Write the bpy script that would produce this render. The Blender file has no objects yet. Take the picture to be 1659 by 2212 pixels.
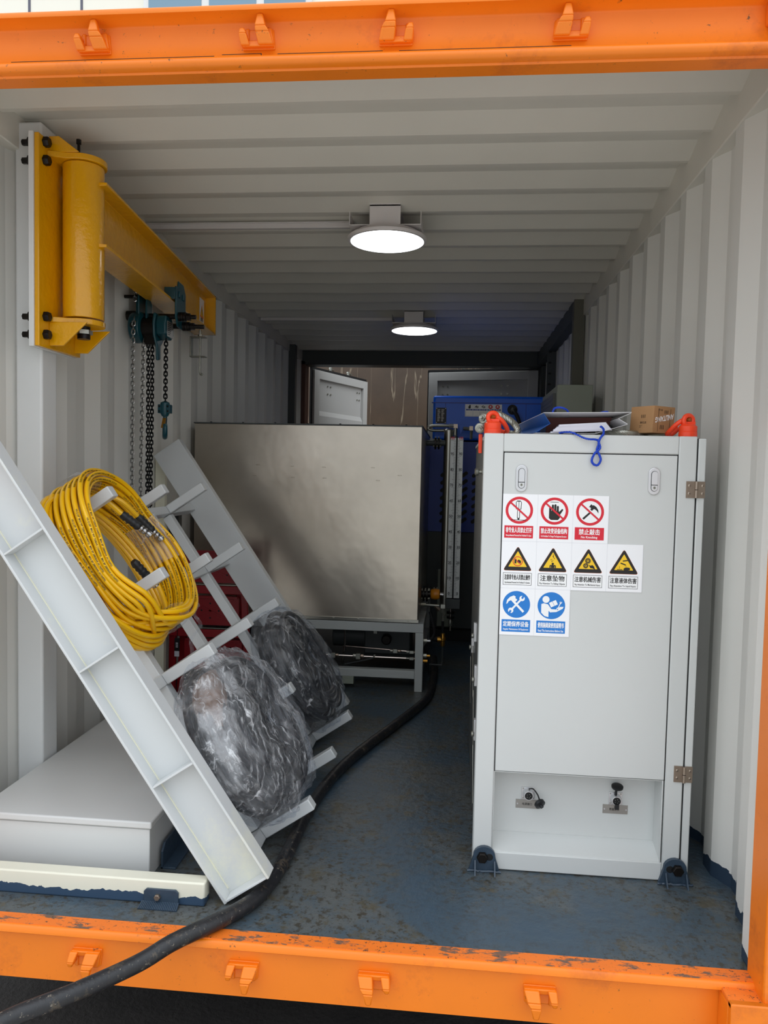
import bpy, bmesh, math, random
from mathutils import Vector, Matrix
from math import sin, cos, pi
random.seed(7)
D = bpy.data; SC = bpy.context.scene; COL = SC.collection
def V(*a): return Vector(a if len(a) > 1 else a[0])
def S(r, g, b, k=1.0):
    f = lambda c: ((c/255)/12.92 if c/255 <= .04045 else (((c/255)+.055)/1.055)**2.4)*k
    return (f(r), f(g), f(b), 1)

# ------------------------------------------------------------------ camera
cam = D.objects.new('camera', D.cameras.new('camera')); COL.objects.link(cam); SC.camera = cam
yaw, pit, rol = .09187, .05322, -.02171
fwd = V(-sin(yaw)*cos(pit), cos(yaw)*cos(pit), -sin(pit)); r0 = V(cos(yaw), sin(yaw), 0.); d0 = fwd.cross(r0)
right = cos(rol)*r0 + sin(rol)*d0; down = -sin(rol)*r0 + cos(rol)*d0
M = Matrix((right, -down, -fwd)).transposed().to_4x4(); M.translation = V(0, -1.8977, 1.2276)
cam.matrix_world = M
cam.data.sensor_fit = 'HORIZONTAL'; cam.data.sensor_width = 36; cam.data.lens = 36*1622.93/1659
cam.data.clip_start = .02; cam.data.clip_end = 200
# ------------------------------------------------------------------ sky, exposure
SKY = 2.35
w = D.worlds.new('overcast_sky'); SC.world = w; w.use_nodes = True
bg = w.node_tree.nodes['Background']; bg.inputs[0].default_value = (.87, .935, 1.0, 1)
# overcast luminance, (1 + 2 sin elevation) / 3 of the zenith
_n = w.node_tree.nodes; _l = w.node_tree.links; _tc = _n.new('ShaderNodeTexCoord'); _sx = _n.new('ShaderNodeSeparateXYZ'); _l.new(_tc.outputs['Generated'], _sx.inputs[0])
_mr = _n.new('ShaderNodeMapRange'); _mr.inputs['To Min'].default_value = SKY/3; _mr.inputs['To Max'].default_value = SKY; _l.new(_sx.outputs[2], _mr.inputs[0]); _l.new(_mr.outputs[0], bg.inputs[1])
SC.view_settings.view_transform = 'Standard'; SC.view_settings.look = 'None'
SC.view_settings.gamma = 1; SC.view_settings.use_curve_mapping = False; SC.view_settings.exposure = 0.1
LAMP = 5.0

# ------------------------------------------------------------------ materials
def mat(name, col, rough=.5, metal=0., var=None, bump=None, spots=None, spec=.5, emit=None, coat=0):
    """var=(scale, amount) lightness variation; bump=(scale, strength, dist); spots=(scale, lo, hi, colour, zstretch) wear patches"""
    m = D.materials.new(name); m.use_nodes = True; nt = m.node_tree; N = nt.nodes; L = nt.links
    b = N['Principled BSDF']; b.inputs['Base Color'].default_value = col
    b.inputs['Roughness'].default_value = rough; b.inputs['Metallic'].default_value = metal
    b.inputs['Specular IOR Level'].default_value = spec; b.inputs['Coat Weight'].default_value = coat
    if emit: b.inputs['Emission Color'].default_value = emit[0]; b.inputs['Emission Strength'].default_value = emit[1]
    tc = N.new('ShaderNodeTexCoord'); out = None
    def noise(scale, detail=4, rough_=.6, stretch=None):
        n = N.new('ShaderNodeTexNoise'); n.inputs['Scale'].default_value = scale; n.inputs['Detail'].default_value = detail
        n.inputs['Roughness'].default_value = rough_
        if stretch:
            mp = N.new('ShaderNodeMapping'); mp.inputs['Scale'].default_value = stretch
            L.new(tc.outputs['Object'], mp.inputs['Vector']); L.new(mp.outputs[0], n.inputs['Vector'])
        else: L.new(tc.outputs['Object'], n.inputs['Vector'])
        return n
    def mix(fac, a, c):
        x = N.new('ShaderNodeMix'); x.data_type = 'RGBA'; L.new(fac, x.inputs[0])
        if isinstance(a, tuple): x.inputs[6].default_value = a
        else: L.new(a, x.inputs[6])
        if isinstance(c, tuple): x.inputs[7].default_value = c
        else: L.new(c, x.inputs[7])
        return x.outputs[2]
    def ramp(src, lo, hi):
        r = N.new('ShaderNodeMapRange'); r.inputs['From Min'].default_value = lo; r.inputs['From Max'].default_value = hi
        L.new(src, r.inputs['Value']); return r.outputs[0]
    if var:
        n = noise(var[0], stretch=var[2] if len(var) > 2 else None); a = var[1]
        out = mix(ramp(n.outputs[0], .3, .7), tuple(c*(1-a) for c in col[:3])+(1,), tuple(min(1, c*(1+a)) for c in col[:3])+(1,))
    for sp in (spots or []):
        n = noise(sp[0], 8, .75, sp[4] if len(sp) > 4 else None)
        out = mix(ramp(n.outputs[0], sp[1], sp[2]), out if out else col, sp[3])
    if out: L.new(out, b.inputs['Base Color'])
    if bump:
        n = noise(bump[0], 4, .6, bump[3] if len(bump) > 3 else None); bp = N.new('ShaderNodeBump')
        bp.inputs['Strength'].default_value = bump[1]; bp.inputs['Distance'].default_value = bump[2]
        L.new(n.outputs[0], bp.inputs['Height']); L.new(bp.outputs[0], b.inputs['Normal'])
    m['_b'] = 1
    return m
def zpaint(m, zmax, col, wob=.05, sc=14, side=None):
    """paint of another colour brushed up to an uneven height (object z)"""
    nt = m.node_tree; N = nt.nodes; L = nt.links; b = N['Principled BSDF']
    tc = N.new('ShaderNodeTexCoord'); sx = N.new('ShaderNodeSeparateXYZ'); L.new(tc.outputs['Object'], sx.inputs[0])
    n = N.new('ShaderNodeTexNoise'); n.inputs['Scale'].default_value = sc; n.inputs['Detail'].default_value = 6; L.new(tc.outputs['Object'], n.inputs['Vector'])
    a = N.new('ShaderNodeMath'); a.operation = 'MULTIPLY_ADD'; a.inputs[1].default_value = -wob*2; a.inputs[2].default_value = wob
    L.new(n.outputs[0], a.inputs[0]); s = N.new('ShaderNodeMath'); s.operation = 'ADD'; L.new(sx.outputs[2], s.inputs[0]); L.new(a.outputs[0], s.inputs[1])
    c = N.new('ShaderNodeMath'); c.operation = 'LESS_THAN'; c.inputs[1].default_value = zmax; L.new(s.outputs[0], c.inputs[0])
    x = N.new('ShaderNodeMix'); x.data_type = 'RGBA'; L.new(c.outputs[0], x.inputs[0])
    if b.inputs['Base Color'].links: L.new(b.inputs['Base Color'].links[0].from_socket, x.inputs[6])
    else: x.inputs[6].default_value = b.inputs['Base Color'].default_value
    x.inputs[7].default_value = col; L.new(x.outputs[2], b.inputs['Base Color'])
    return m

NAVY = S(44, 60, 78)
WALLC = S(224, 222, 216)
m_wall = zpaint(mat('cream_wall_paint', WALLC, .42, var=(1.3, .03), bump=(5, .15, .01)), .045, NAVY, .06, 9)
m_ceil = mat('cream_ceiling_paint', S(222, 217, 206), .45, var=(2, .03))
m_post = mat('white_post_paint', S(225, 226, 225), .4, var=(3, .02), bump=(3, .1, .01))
m_orange = mat('orange_container_paint', S(242, 126, 16), .42, var=(2.5, .06), bump=(40, .06, .002),
               spots=[(30, .645, .68, S(120, 76, 34)), (4, .56, .75, S(206, 100, 24)), (90, .66, .68, S(96, 66, 38))])
m_orange_worn = mat('worn_orange_ledge_paint', S(242, 122, 36), .5, var=(3, .05), bump=(60, .2, .003),
               spots=[(9, .535, .58, S(116, 90, 74), (1, 3, 3)), (60, .585, .63, S(80, 60, 46)), (140, .62, .66, S(90, 66, 50))])
m_floor = mat('blue_grey_deck_paint', S(70, 84, 94), .34, var=(1.2, .10), bump=(34, .55, .006),
              spots=[(1.6, .47, .56, S(88, 92, 92)), (38, .52, .58, S(64, 61, 54)), (11, .54, .62, S(84, 80, 68)), (85, .57, .62, S(50, 45, 38)), (160, .70, .72, S(190, 195, 200))], spec=.5)
def patchmask(m, sc, lo, hi, keep):
    """wear kept to large trodden areas"""
    nt = m.node_tree; N = nt.nodes; L = nt.links; b = N['Principled BSDF']; src = b.inputs['Base Color'].links[0].from_socket
    tc = N.new('ShaderNodeTexCoord'); n = N.new('ShaderNodeTexNoise'); n.inputs['Scale'].default_value = sc; n.inputs['Detail'].default_value = 5; L.new(tc.outputs['Object'], n.inputs['Vector'])
    r = N.new('ShaderNodeMapRange'); r.inputs['From Min'].default_value = lo; r.inputs['From Max'].default_value = hi; L.new(n.outputs[0], r.inputs['Value'])
    x = N.new('ShaderNodeMix'); x.data_type = 'RGBA'; L.new(r.outputs[0], x.inputs[0]); x.inputs[6].default_value = keep; L.new(src, x.inputs[7]); L.new(x.outputs[2], b.inputs['Base Color'])
patchmask(m_floor, 1.7, .37, .48, S(64, 82, 97))
m_navy = mat('navy_bracket_paint', S(52, 68, 84), .35, var=(20, .15), bump=(30, .3, .004))
m_dark = mat('dark_frame_paint', S(66, 70, 70), .5)
m_olive = mat('olive_post_paint', S(104, 102, 90), .5)
m_white = mat('rack_white_paint', S(208, 210, 210), .32, var=(2.5, .03), bump=(6, .08, .006))
m_whitep = mat('rack_white_over_primer', S(208, 210, 210), .32, spots=[(1.1, .52, .72, S(232, 230, 206))], bump=(6, .08, .006))
m_beige = mat('beige_primer_paint', S(234, 230, 208), .35, var=(4, .03))
m_sill = zpaint(mat('beige_sill_paint', S(234, 231, 212), .35, var=(4, .03)), .026, S(50, 72, 96), .028, 22)
m_grey = mat('cabinet_grey_enamel', S(208, 210, 208), .38, var=(1.5, .02), bump=(55, .04, .002))
m_boxgrey = mat('chest_grey_enamel', S(214, 214, 212), .36, var=(1.6, .02), bump=(40, .04, .002))
m_side = mat('shade_toned_side_panel', S(92, 95, 94), .35, bump=(9, .5, .01, (.2, .2, 6)))  # grey enamel darkened, the unlit side's shade is put into the colour
m_black = mat('black_seam', S(14, 15, 17), .6)
m_bolt = mat('blackened_bolt_steel', S(38, 34, 32), .35, .7, bump=(60, .2, .002))
m_yel = mat('yellow_crane_enamel', S(228, 164, 6), .24, var=(3, .06), bump=(30, .6, .006), spots=[(16, .735, .745, S(50, 34, 18))], coat=.3)
m_teal = mat('teal_hoist_paint', S(14, 66, 76), .3, var=(10, .1))
m_chrome = mat('bright_zinc_chain', S(172, 172, 172), .25, 1.)
m_blackchain = mat('black_oxide_chain', S(24, 24, 26), .35, .6)
m_steel = mat('stainless_sheet', S(192, 183, 170), .30, .92, var=(3.2, .10), bump=(1.6, .22, .03))
m_steeltrim = mat('stainless_edge', S(170, 168, 160), .3, 1.)
m_tube = mat('stainless_tubing', S(178, 166, 158), .25, 1.)
m_nickel = mat('nickel_hinge', S(165, 150, 136), .32, .9)
m_zinc = mat('galvanised_steel', S(168, 168, 158), .38, .9, var=(30, .2))
m_brass = mat('brass', S(190, 140, 60), .3, .9)
m_alu = mat('silver_latch', S(214, 214, 216), .28, .55)
m_blue = mat('blue_machine_enamel', S(16, 104, 236), .35, var=(1.5, .05))
m_blued = mat('dark_blue_panel', S(12, 56, 160), .38)
m_red = mat('red_ladder_enamel', S(150, 14, 28), .38, bump=(40, .05, .002))
m_hose = mat('yellow_hose_rubber', S(246, 190, 8), .32, bump=(30, .05, .001), coat=.25)
m_ink = mat('black_print', S(30, 26, 18), .6)
m_rubber = mat('black_ribbed_rubber', S(26, 27, 29), .45)
m_cable = mat('worn_black_cable', S(30, 30, 33), .42, var=(8, .3), bump=(40, .6, .004, (1, 1, .3)), spots=[(26, .56, .62, S(74, 66, 56), (1, 1, .5)), (60, .60, .64, S(120, 112, 100))])
m_hose_b = mat('black_hose', S(20, 23, 32), .3, var=(6, .4))
m_shk = mat('orange_red_lifting_paint', S(250, 74, 36), .34, spots=[(22, .74, .75, S(120, 70, 40))])
m_pin = mat('rusty_orange_pin', S(160, 84, 30), .5)
m_kraft = mat('brown_padding', S(112, 82, 62), .8, var=(30, .3))
m_card = mat('cardboard', S(172, 130, 88), .8, var=(20, .05), bump=(60, .15, .002))
m_bagblue = mat('blue_paper_gloss', S(34, 92, 168), .35)
m_bagwhite = mat('white_paper_card', S(226, 224, 224), .6)
m_maroon = mat('maroon_folder', S(110, 62, 56), .7)
m_paper = mat('white_paper', S(228, 226, 236), .65)
m_cord = mat('blue_cord', S(16, 66, 190), .5)
m_stk = mat('sticker_white', S(246, 246, 248), .4)
m_sred = mat('sign_red', S(216, 28, 50), .5); m_sblk = mat('sign_black', S(24, 20, 18), .5)
m_syel = mat('sign_yellow', S(246, 200, 36), .5); m_sblue = mat('sign_blue', S(26, 122, 206), .5)
m_swht = mat('sign_white', S(245, 245, 245), .5); m_sor = mat('sign_orange', S(240, 120, 40), .5)
m_seam = mat('sticker_seam', S(205, 206, 212), .5)
m_plate = mat('brushed_nameplate', S(168, 164, 158), .35, .6)
m_lampw = mat('lamp_housing_white', S(214, 208, 206), .45)
m_lamp = mat('lamp_diffuser', S(250, 252, 255), .5, emit=((.93, .98, 1, 1), LAMP))
m_green = mat('grey_green_enamel', S(146, 152, 138), .4)
m_ground = mat('dark_asphalt', S(46, 42, 40), .85, var=(8, .3), bump=(60, .6, .01), spots=[(160, .72, .74, S(150, 110, 80))])  # darker ground slab under and around the container
m_pave = mat('pale_concrete_yard', S(196, 192, 184), .85, var=(2, .08), bump=(30, .3, .01))
m_tile = mat('cream_facade_tile', S(240, 236, 222), .5)
m_joint = mat('facade_joint', S(96, 96, 110), .7)
m_glass = mat('facade_window_glass', S(120, 150, 170), .1)
m_amber = mat('amber_actuator', S(226, 140, 20), .35)
m_gasket = mat('black_door_gasket', S(18, 18, 20), .6)
m_doorw = mat('rear_door_white', S(196, 194, 190), .45)
m_rust = mat('rust_brown_edge', S(96, 62, 50), .6)
# marble with pale wandering veins
m_marble = mat('brown_marble_slab', S(76, 60, 45), .4, var=(1.6, .25))
def veins(m):
    nt = m.node_tree; N = nt.nodes; L = nt.links; b = N['Principled BSDF']; src = b.inputs['Base Color'].links[0].from_socket
    tc = N.new('ShaderNodeTexCoord'); mp = N.new('ShaderNodeMapping'); mp.inputs['Scale'].default_value = (2.6, 1, .20)
    L.new(tc.outputs['Object'], mp.inputs[0]); wv = N.new('ShaderNodeTexNoise'); wv.inputs['Scale'].default_value = 1.7
    wv.inputs['Detail'].default_value = 5; wv.inputs['Distortion'].default_value = .6; L.new(mp.outputs[0], wv.inputs['Vector'])
    a = N.new('ShaderNodeMath'); a.operation = 'SUBTRACT'; a.inputs[1].default_value = .5; L.new(wv.outputs[0], a.inputs[0])
    c = N.new('ShaderNodeMath'); c.operation = 'ABSOLUTE'; L.new(a.outputs[0], c.inputs[0])
    r = N.new('ShaderNodeMapRange'); r.inputs['From Min'].default_value = .009; r.inputs['From Max'].default_value = .002; L.new(c.outputs[0], r.inputs['Value'])
    x = N.new('ShaderNodeMix'); x.data_type = 'RGBA'; L.new(r.outputs[0], x.inputs[0]); L.new(src, x.inputs[6]); x.inputs[7].default_value = S(132, 118, 98)
    L.new(x.outputs[2], b.inputs['Base Color'])
veins(m_marble)
def film_mat(name, base, k1, k2, milky, tint=(1, 1.01, 1.04)):
    """clear film: fine stress streaks, milky where layers pile up, glossy and crumpled"""
    m = D.materials.new(name); m.use_nodes = True; nt = m.node_tree; N = nt.nodes; L = nt.links; N.clear()
    o = N.new('ShaderNodeOutputMaterial'); tr = N.new('ShaderNodeBsdfTransparent'); tr.inputs[0].default_value = (.94, .96, .99, 1)
    gl = N.new('ShaderNodeBsdfPrincipled'); gl.inputs['Base Color'].default_value = (milky*tint[0], milky*tint[1], milky*tint[2], 1)
    gl.inputs['Roughness'].default_value = .13; gl.inputs['Specular IOR Level'].default_value = 1.0
    tc = N.new('ShaderNodeTexCoord')
    def noise(vec, sc, det=5, ro=.6):
        n = N.new('ShaderNodeTexNoise'); n.inputs['Scale'].default_value = sc; n.inputs['Detail'].default_value = det; n.inputs['Roughness'].default_value = ro; L.new(vec, n.inputs['Vector']); return n.outputs[0]
    def rng(v, a, b, c=0., d=1.):
        r = N.new('ShaderNodeMapRange'); r.inputs['From Min'].default_value = a; r.inputs['From Max'].default_value = b; r.inputs['To Min'].default_value = c; r.inputs['To Max'].default_value = d; L.new(v, r.inputs[0]); return r.outputs[0]
    def op(kind, a, b):
        x = N.new('ShaderNodeMath'); x.operation = kind
        for q, v in ((0, a), (1, b)):
            if isinstance(v, (int, float)): x.inputs[q].default_value = v
            else: L.new(v, x.inputs[q])
        return x.outputs[0]
    def dotv(vec):
        d = N.new('ShaderNodeVectorMath'); d.operation = 'DOT_PRODUCT'; d.inputs[1].default_value = vec; L.new(tc.outputs['Object'], d.inputs[0]); return d.outputs['Value']
    def comb(a, b, c):
        x = N.new('ShaderNodeCombineXYZ')
        for q, v in enumerate((a, b, c)): L.new(v, x.inputs[q])
        return x.outputs[0]
    eu = (-.562, 0, .827); ew = (.827, 0, .562); eb = (-.42, .67, .61)
    wn = noise(tc.outputs['Object'], 6, 3); wob = op('MULTIPLY', wn, .10)
    A = comb(op('MULTIPLY', dotv(eu), 5.), op('MULTIPLY', op('ADD', dotv((0, 1, 0)), wob), 85.), op('MULTIPLY', dotv(ew), 40.))
    B = comb(op('MULTIPLY', dotv(eb), 6.), op('MULTIPLY', op('ADD', dotv((.4, .75, -.52)), wob), 95.), op('MULTIPLY', dotv(ew), 30.))
    s1 = rng(noise(A, 1.0, 6, .65), .54, .70); s2 = rng(noise(B, 1.0, 6, .65), .55, .70)
    low = noise(tc.outputs['Object'], 7, 4, .55); mask = rng(low, .42, .60); low2 = noise(comb(op('MULTIPLY', dotv(eu), 3.), op('MULTIPLY', dotv((0, 1, 0)), 9.), op('MULTIPLY', dotv(ew), 9.)), 1.0, 4, .6)
    sheet_ = rng(low2, .50, .62)
    fac = op('ADD', base, op('ADD', op('MULTIPLY', op('MULTIPLY', s1, mask), k1), op('ADD', op('MULTIPLY', s2, k1*.55), op('MULTIPLY', sheet_, k2))))
    fac = op('MINIMUM', fac, .9)
    bp = N.new('ShaderNodeBump'); bp.inputs['Strength'].default_value = 1.; bp.inputs['Distance'].default_value = .012
    hh = op('ADD', op('MULTIPLY', noise(tc.outputs['Object'], 26, 3, .5), 1.3), op('ADD', op('MULTIPLY', s1, .12), op('MULTIPLY', low2, 1.0))); L.new(hh, bp.inputs['Height']); L.new(bp.outputs[0], gl.inputs['Normal'])
    mx = N.new('ShaderNodeMixShader'); L.new(fac, mx.inputs[0]); L.new(tr.outputs[0], mx.inputs[1]); L.new(gl.outputs[0], mx.inputs[2])
    L.new(mx.outputs[0], o.inputs[0]); return m
m_film = film_mat('stretch_film', .11, .85, .27, .82)
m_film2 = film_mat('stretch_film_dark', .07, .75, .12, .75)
m_wrap = film_mat('hose_tape_film', .08, .5, .15, .9)

# ------------------------------------------------------------------ mesh builder
WM = {}
def ortho(t):
    t = t.normalized(); a = V(0, 0, 1.) if abs(t.z) < .9 else V(1., 0, 0)
    x = t.cross(a).normalized(); return x, t.cross(x).normalized()
class MB:
    def __init__(s): s.v = []; s.f = []; s.m = []; s.uv = {}; s.mats = []
    def mi(s, m):
        if m not in s.mats: s.mats.append(m)
        return s.mats.index(m)
    def add(s, vs, fs, m):
        o = len(s.v); s.v += [V(*p) for p in vs]; k = s.mi(m)
        for f in fs: s.f.append([i+o for i in f]); s.m.append(k)
        return s
    def obox(s, c, ax, h, m):
        c = V(*c); X, Y, Z = ax
        P = [c+X*(h[0]*a)+Y*(h[1]*b)+Z*(h[2]*d) for a in (-1, 1) for b in (-1, 1) for d in (-1, 1)]
        return s.add(P, [(0, 1, 3, 2), (4, 6, 7, 5), (0, 4, 5, 1), (2, 3, 7, 6), (0, 2, 6, 4), (1, 5, 7, 3)], m)
    def box(s, a, b, m):
        a = V(*a); b = V(*b); return s.obox((a+b)/2, (V(1., 0, 0), V(0, 1., 0), V(0, 0, 1.)), (b-a)/2, m)
    def bar(s, p, q, w, h, m, up=None):
        p = V(*p); q = V(*q); t = (q-p).normalized()
        if up is None: x, y = ortho(t)
        else: y = (V(*up)-t*V(*up).dot(t)).normalized(); x = y.cross(t)
        return s.obox((p+q)/2, (x, y, t), (w/2, h/2, (q-p).length/2), m)
    def prism(s, poly, o, X, Y, N, m):
        """polygon (a,b) in plane o+aX+bY extruded by vector N"""
        o = V(*o); X = V(*X); Y = V(*Y); N = V(*N); n = len(poly); P = [o+X*a+Y*b for a, b in poly]
        if (X.cross(Y)).dot(N) < 0: P = P[::-1]
        vs = P+[p+N for p in P]
        return s.add(vs, [tuple(range(n-1, -1, -1)), tuple(range(n, 2*n))]+[(i, (i+1) % n, n+(i+1) % n, n+i) for i in range(n)], m)
    def cyl(s, p, q, r, m, n=20, r2=None, caps=True):
        p = V(*p); q = V(*q); x, y = ortho(q-p); r2 = r if r2 is None else r2
        vs = [p+(x*cos(2*pi*i/n)+y*sin(2*pi*i/n))*r for i in range(n)]+[q+(x*cos(2*pi*i/n)+y*sin(2*pi*i/n))*r2 for i in range(n)]
        fs = [(i, n+i, n+(i+1) % n, (i+1) % n) for i in range(n)]
        if caps: fs += [tuple(range(n)), tuple(range(2*n-1, n-1, -1))]
        return s.add(vs, fs, m)
    def lathe(s, p, axis, prof, m, n=24):
        """prof list of (radius, height along axis)"""
        p = V(*p); a = V(*axis).normalized(); x, y = ortho(a); vs = []; fs = []
        for r, h in prof: vs += [p+a*h+(x*cos(2*pi*i/n)+y*sin(2*pi*i/n))*r for i in range(n)]
        for k in range(len(prof)-1):
            for i in range(n): fs.append((k*n+i, (k+1)*n+i, (k+1)*n+(i+1) % n, k*n+(i+1) % n))
        fs += [tuple(range(n)), tuple(range(len(prof)*n-1, (len(prof)-1)*n-1, -1))]
        return s.add(vs, fs, m)
    def tube(s, pts, r, m, n=8, closed=False, flat=None):
        pts = [V(*p) for p in pts]; k = len(pts); vs = []; fs = []
        T = [((pts[(i+1) % k] if (closed or i < k-1) else pts[i])-(pts[i-1] if (closed or i > 0) else pts[i])).normalized() for i in range(k)]
        x = ortho(T[0])[0]; R = r if callable(r) else (lambda t: r)
        for i in range(k):
            x = (x-T[i]*x.dot(T[i])).normalized(); y = T[i].cross(x); rr = R(i/(k-1))
            vs += [pts[i]+(x*cos(2*pi*j/n)+y*sin(2*pi*j/n))*rr for j in range(n)]
        for i in range(k if closed else k-1):
            a = i*n; b = ((i+1) % k)*n
            sh = 0
            if closed and i == k-1:
                sh = min(range(n), key=lambda q: sum((vs[a+j]-vs[b+(j+q) % n]).length for j in range(n)))
            for j in range(n): fs.append((a+j, a+(j+1) % n, b+(j+1+sh) % n, b+(j+sh) % n))
        if not closed: fs += [tuple(range(n-1, -1, -1)), tuple(range((k-1)*n, k*n))]
        return s.add(vs, fs, m)
    def torus(s, c, axis, R, r, m, n=28, k=10, a0=0, a1=2*pi, sx=1, sy=1, xdir=None):
        c = V(*c); a = V(*axis).normalized()
        if xdir is None: x, y = ortho(a)
        else: x = V(*xdir).normalized(); y = a.cross(x)
        full = abs(a1-a0-2*pi) < 1e-6; N_ = n if full else n+1
        pts = [c+x*(R*sx*cos(a0+(a1-a0)*i/n))+y*(R*sy*sin(a0+(a1-a0)*i/n)) for i in range(N_)]
        return s.tube(pts, r, m, k, full)
    def hexbolt(s, p, axis, r, h, m, washer=True):
        p = V(*p); a = V(*axis).normalized()
        if washer: s.cyl(p, p+a*h*.2, r*1.25, m, 18); p = p+a*h*.2
        s.lathe(p, a, [(r, 0), (r, h*.75), (r*.86, h)], m, 6); return s
    def build(s, name, parent=None, bevel=0, smooth=True, seg=2, kind=None, ang=38):
        me = D.meshes.new(name); inv = WM[parent.name].inverted() if parent else Matrix()
        me.from_pydata([inv @ p for p in s.v], [], s.f)
        for m in s.mats: me.materials.append(m)
        me.polygons.foreach_set('material_index', s.m)
        if s.uv:
            ul = me.uv_layers.new(name='UVMap')
            for l in me.loops:
                if l.vertex_index in s.uv: ul.data[l.index].uv = s.uv[l.vertex_index]
        if smooth:
            me.polygons.foreach_set('use_smooth', [True]*len(me.polygons)); me.set_sharp_from_angle(angle=math.radians(ang))
        me.update(); o = D.objects.new(name, me); COL.objects.link(o)
        if parent: o.parent = parent; WM[o.name] = WM[parent.name]
        else: WM[o.name] = Matrix()
        if bevel:
            b = o.modifiers.new('bevel', 'BEVEL'); b.width = bevel; b.segments = seg; b.limit_method = 'ANGLE'; b.angle_limit = math.radians(40)
        if kind: o['kind'] = kind
        return o
def tag(o, label, cat, group=None):
    o['label'] = label; o['category'] = cat
    if group: o['group'] = group
    return o
def thing(name, label, cat, loc, group=None):
    o = D.objects.new(name, None); COL.objects.link(o); o.location = loc; o.empty_display_size = .05
    WM[o.name] = Matrix.Translation(V(*loc)); return tag(o, label, cat, group)
def single(mb, name, label, cat, loc, group=None, **k):
    """a thing that is one mesh, its origin at its base"""
    o = mb.build(name, None, **k); L_ = V(*loc); o.data.transform(Matrix.Translation(-L_)); o.location = L_
    WM[o.name] = Matrix.Translation(L_); return tag(o, label, cat, group)
def struct(o): o['kind'] = 'structure'; return o
def spline(P, per=8, closed=False):
    P = [V(*p) for p in P]; n = len(P); out = []
    for i in range(n if closed else n-1):
        if closed: a, b, c, d = P[i-1], P[i], P[(i+1) % n], P[(i+2) % n]
        else: a = P[max(i-1, 0)]; b = P[i]; c = P[i+1]; d = P[min(i+2, n-1)]
        for k in range(per):
            t = k/per; out.append(.5*((2*b)+(c-a)*t+(2*a-5*b+4*c-d)*t*t+(3*b-a-3*c+d)*t**3))
    if not closed: out.append(P[-1])
    return out
def rope(mb, pts, r, m, strands=3, pitch=.03, n=6):
    pts = [V(*p) for p in pts]; acc = 0; L_ = [0]
    for i in range(1, len(pts)): acc += (pts[i]-pts[i-1]).length; L_.append(acc)
    x = ortho(pts[1]-pts[0])[0]; fr = []
    for i in range(len(pts)):
        t = (pts[min(i+1, len(pts)-1)]-pts[max(i-1, 0)]).normalized(); x = (x-t*x.dot(t)).normalized(); fr.append((x.copy(), t.cross(x)))
    for k in range(strands):
        q = [pts[i]+(fr[i][0]*cos(2*pi*(L_[i]/pitch+k/strands))+fr[i][1]*sin(2*pi*(L_[i]/pitch+k/strands)))*r*.5 for i in range(len(pts))]
        mb.tube(q, r*.56, m, n)
TC = {}
def glyphs(body, bold=0.0, res=2, align='CENTER'):
    key = (body, bold, res)
    if key not in TC:
        c = D.curves.new('t', 'FONT'); c.body = body; c.offset = bold; c.resolution_u = res; c.fill_mode = 'FRONT'
        o = D.objects.new('t', c); COL.objects.link(o); dg = bpy.context.evaluated_depsgraph_get(); dg.update()
        me = D.meshes.new_from_object(o.evaluated_get(dg))
        vs = [tuple(v.co) for v in me.vertices]; fs = [tuple(p.vertices) for p in me.polygons]
        D.objects.remove(o); D.curves.remove(c); D.meshes.remove(me)
        x0 = min(v[0] for v in vs); x1 = max(v[0] for v in vs); y0 = min(v[1] for v in vs); y1 = max(v[1] for v in vs)
        TC[key] = ([((v[0]-x0)/(x1-x0)-.5, (v[1]-y0)/(y1-y0)-.5) for v in vs], fs, (x1-x0)/(y1-y0))
    return TC[key]
def text(mb, body, o, X, Y, w, h, m, bold=.0, keep=False, res=2):
    vs, fs, asp = glyphs(body, bold, res); o = V(*o); X = V(*X); Y = V(*Y)
    if keep: w = min(w, h*asp)
    mb.add([o+X*(a*w)+Y*(b*h) for a, b in vs], fs, m)

X3, Y3, Z3 = V(1., 0, 0), V(0, 1., 0), V(0, 0, 1.)

# ================================================================== SETTING
mb = MB(); mb.box((-60, -60, -.62), (60, 60, -.60), m_pave); ground = struct(mb.build('trim_1', smooth=False))
mb = MB(); mb.box((-3.2, -.35, -.60), (2.6, 7.3, -.47), m_ground); struct(mb.build('trim_2', smooth=False))
mb = MB(); mb.box((-1.56, 0, -.03), (.90, 5.62, 0), m_floor); struct(mb.build('floor', smooth=False))
# cross bearers under the floor
mb = MB()
for i in range(9): mb.box((-1.5, .25+i*.62, -.16), (.85, .31+i*.62, -.03), m_dark)
struct(mb.build('trim_3'))
def corrug(L0, L1, xin, xout, first, second, s1, s2, start=0.):
    """profile points (y, x) of trapezoid sheet"""
    P = []; y = L0-start; per = first+s1+second+s2
    while y < L1:
        for dy, x in ((0, xout), (first, xout), (first+s1, xin), (first+s1+second, xin)):
            P.append((y+dy, x))
        y += per
    P.append((y, xout))
    out = []
    for (a, b) in zip(P, P[1:]):
        if b[0] <= L0 or a[0] >= L1: continue
        for p, q in ((a, b), (b, a)):
            pass
        t0 = max(0, (L0-a[0])/(b[0]-a[0])); t1 = min(1, (L1-a[0])/(b[0]-a[0]))
        pa = (a[0]+(b[0]-a[0])*t0, a[1]+(b[1]-a[1])*t0); pb = (a[0]+(b[0]-a[0])*t1, a[1]+(b[1]-a[1])*t1)
        if not out: out.append(pa)
        out.append(pb)
    return out
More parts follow.
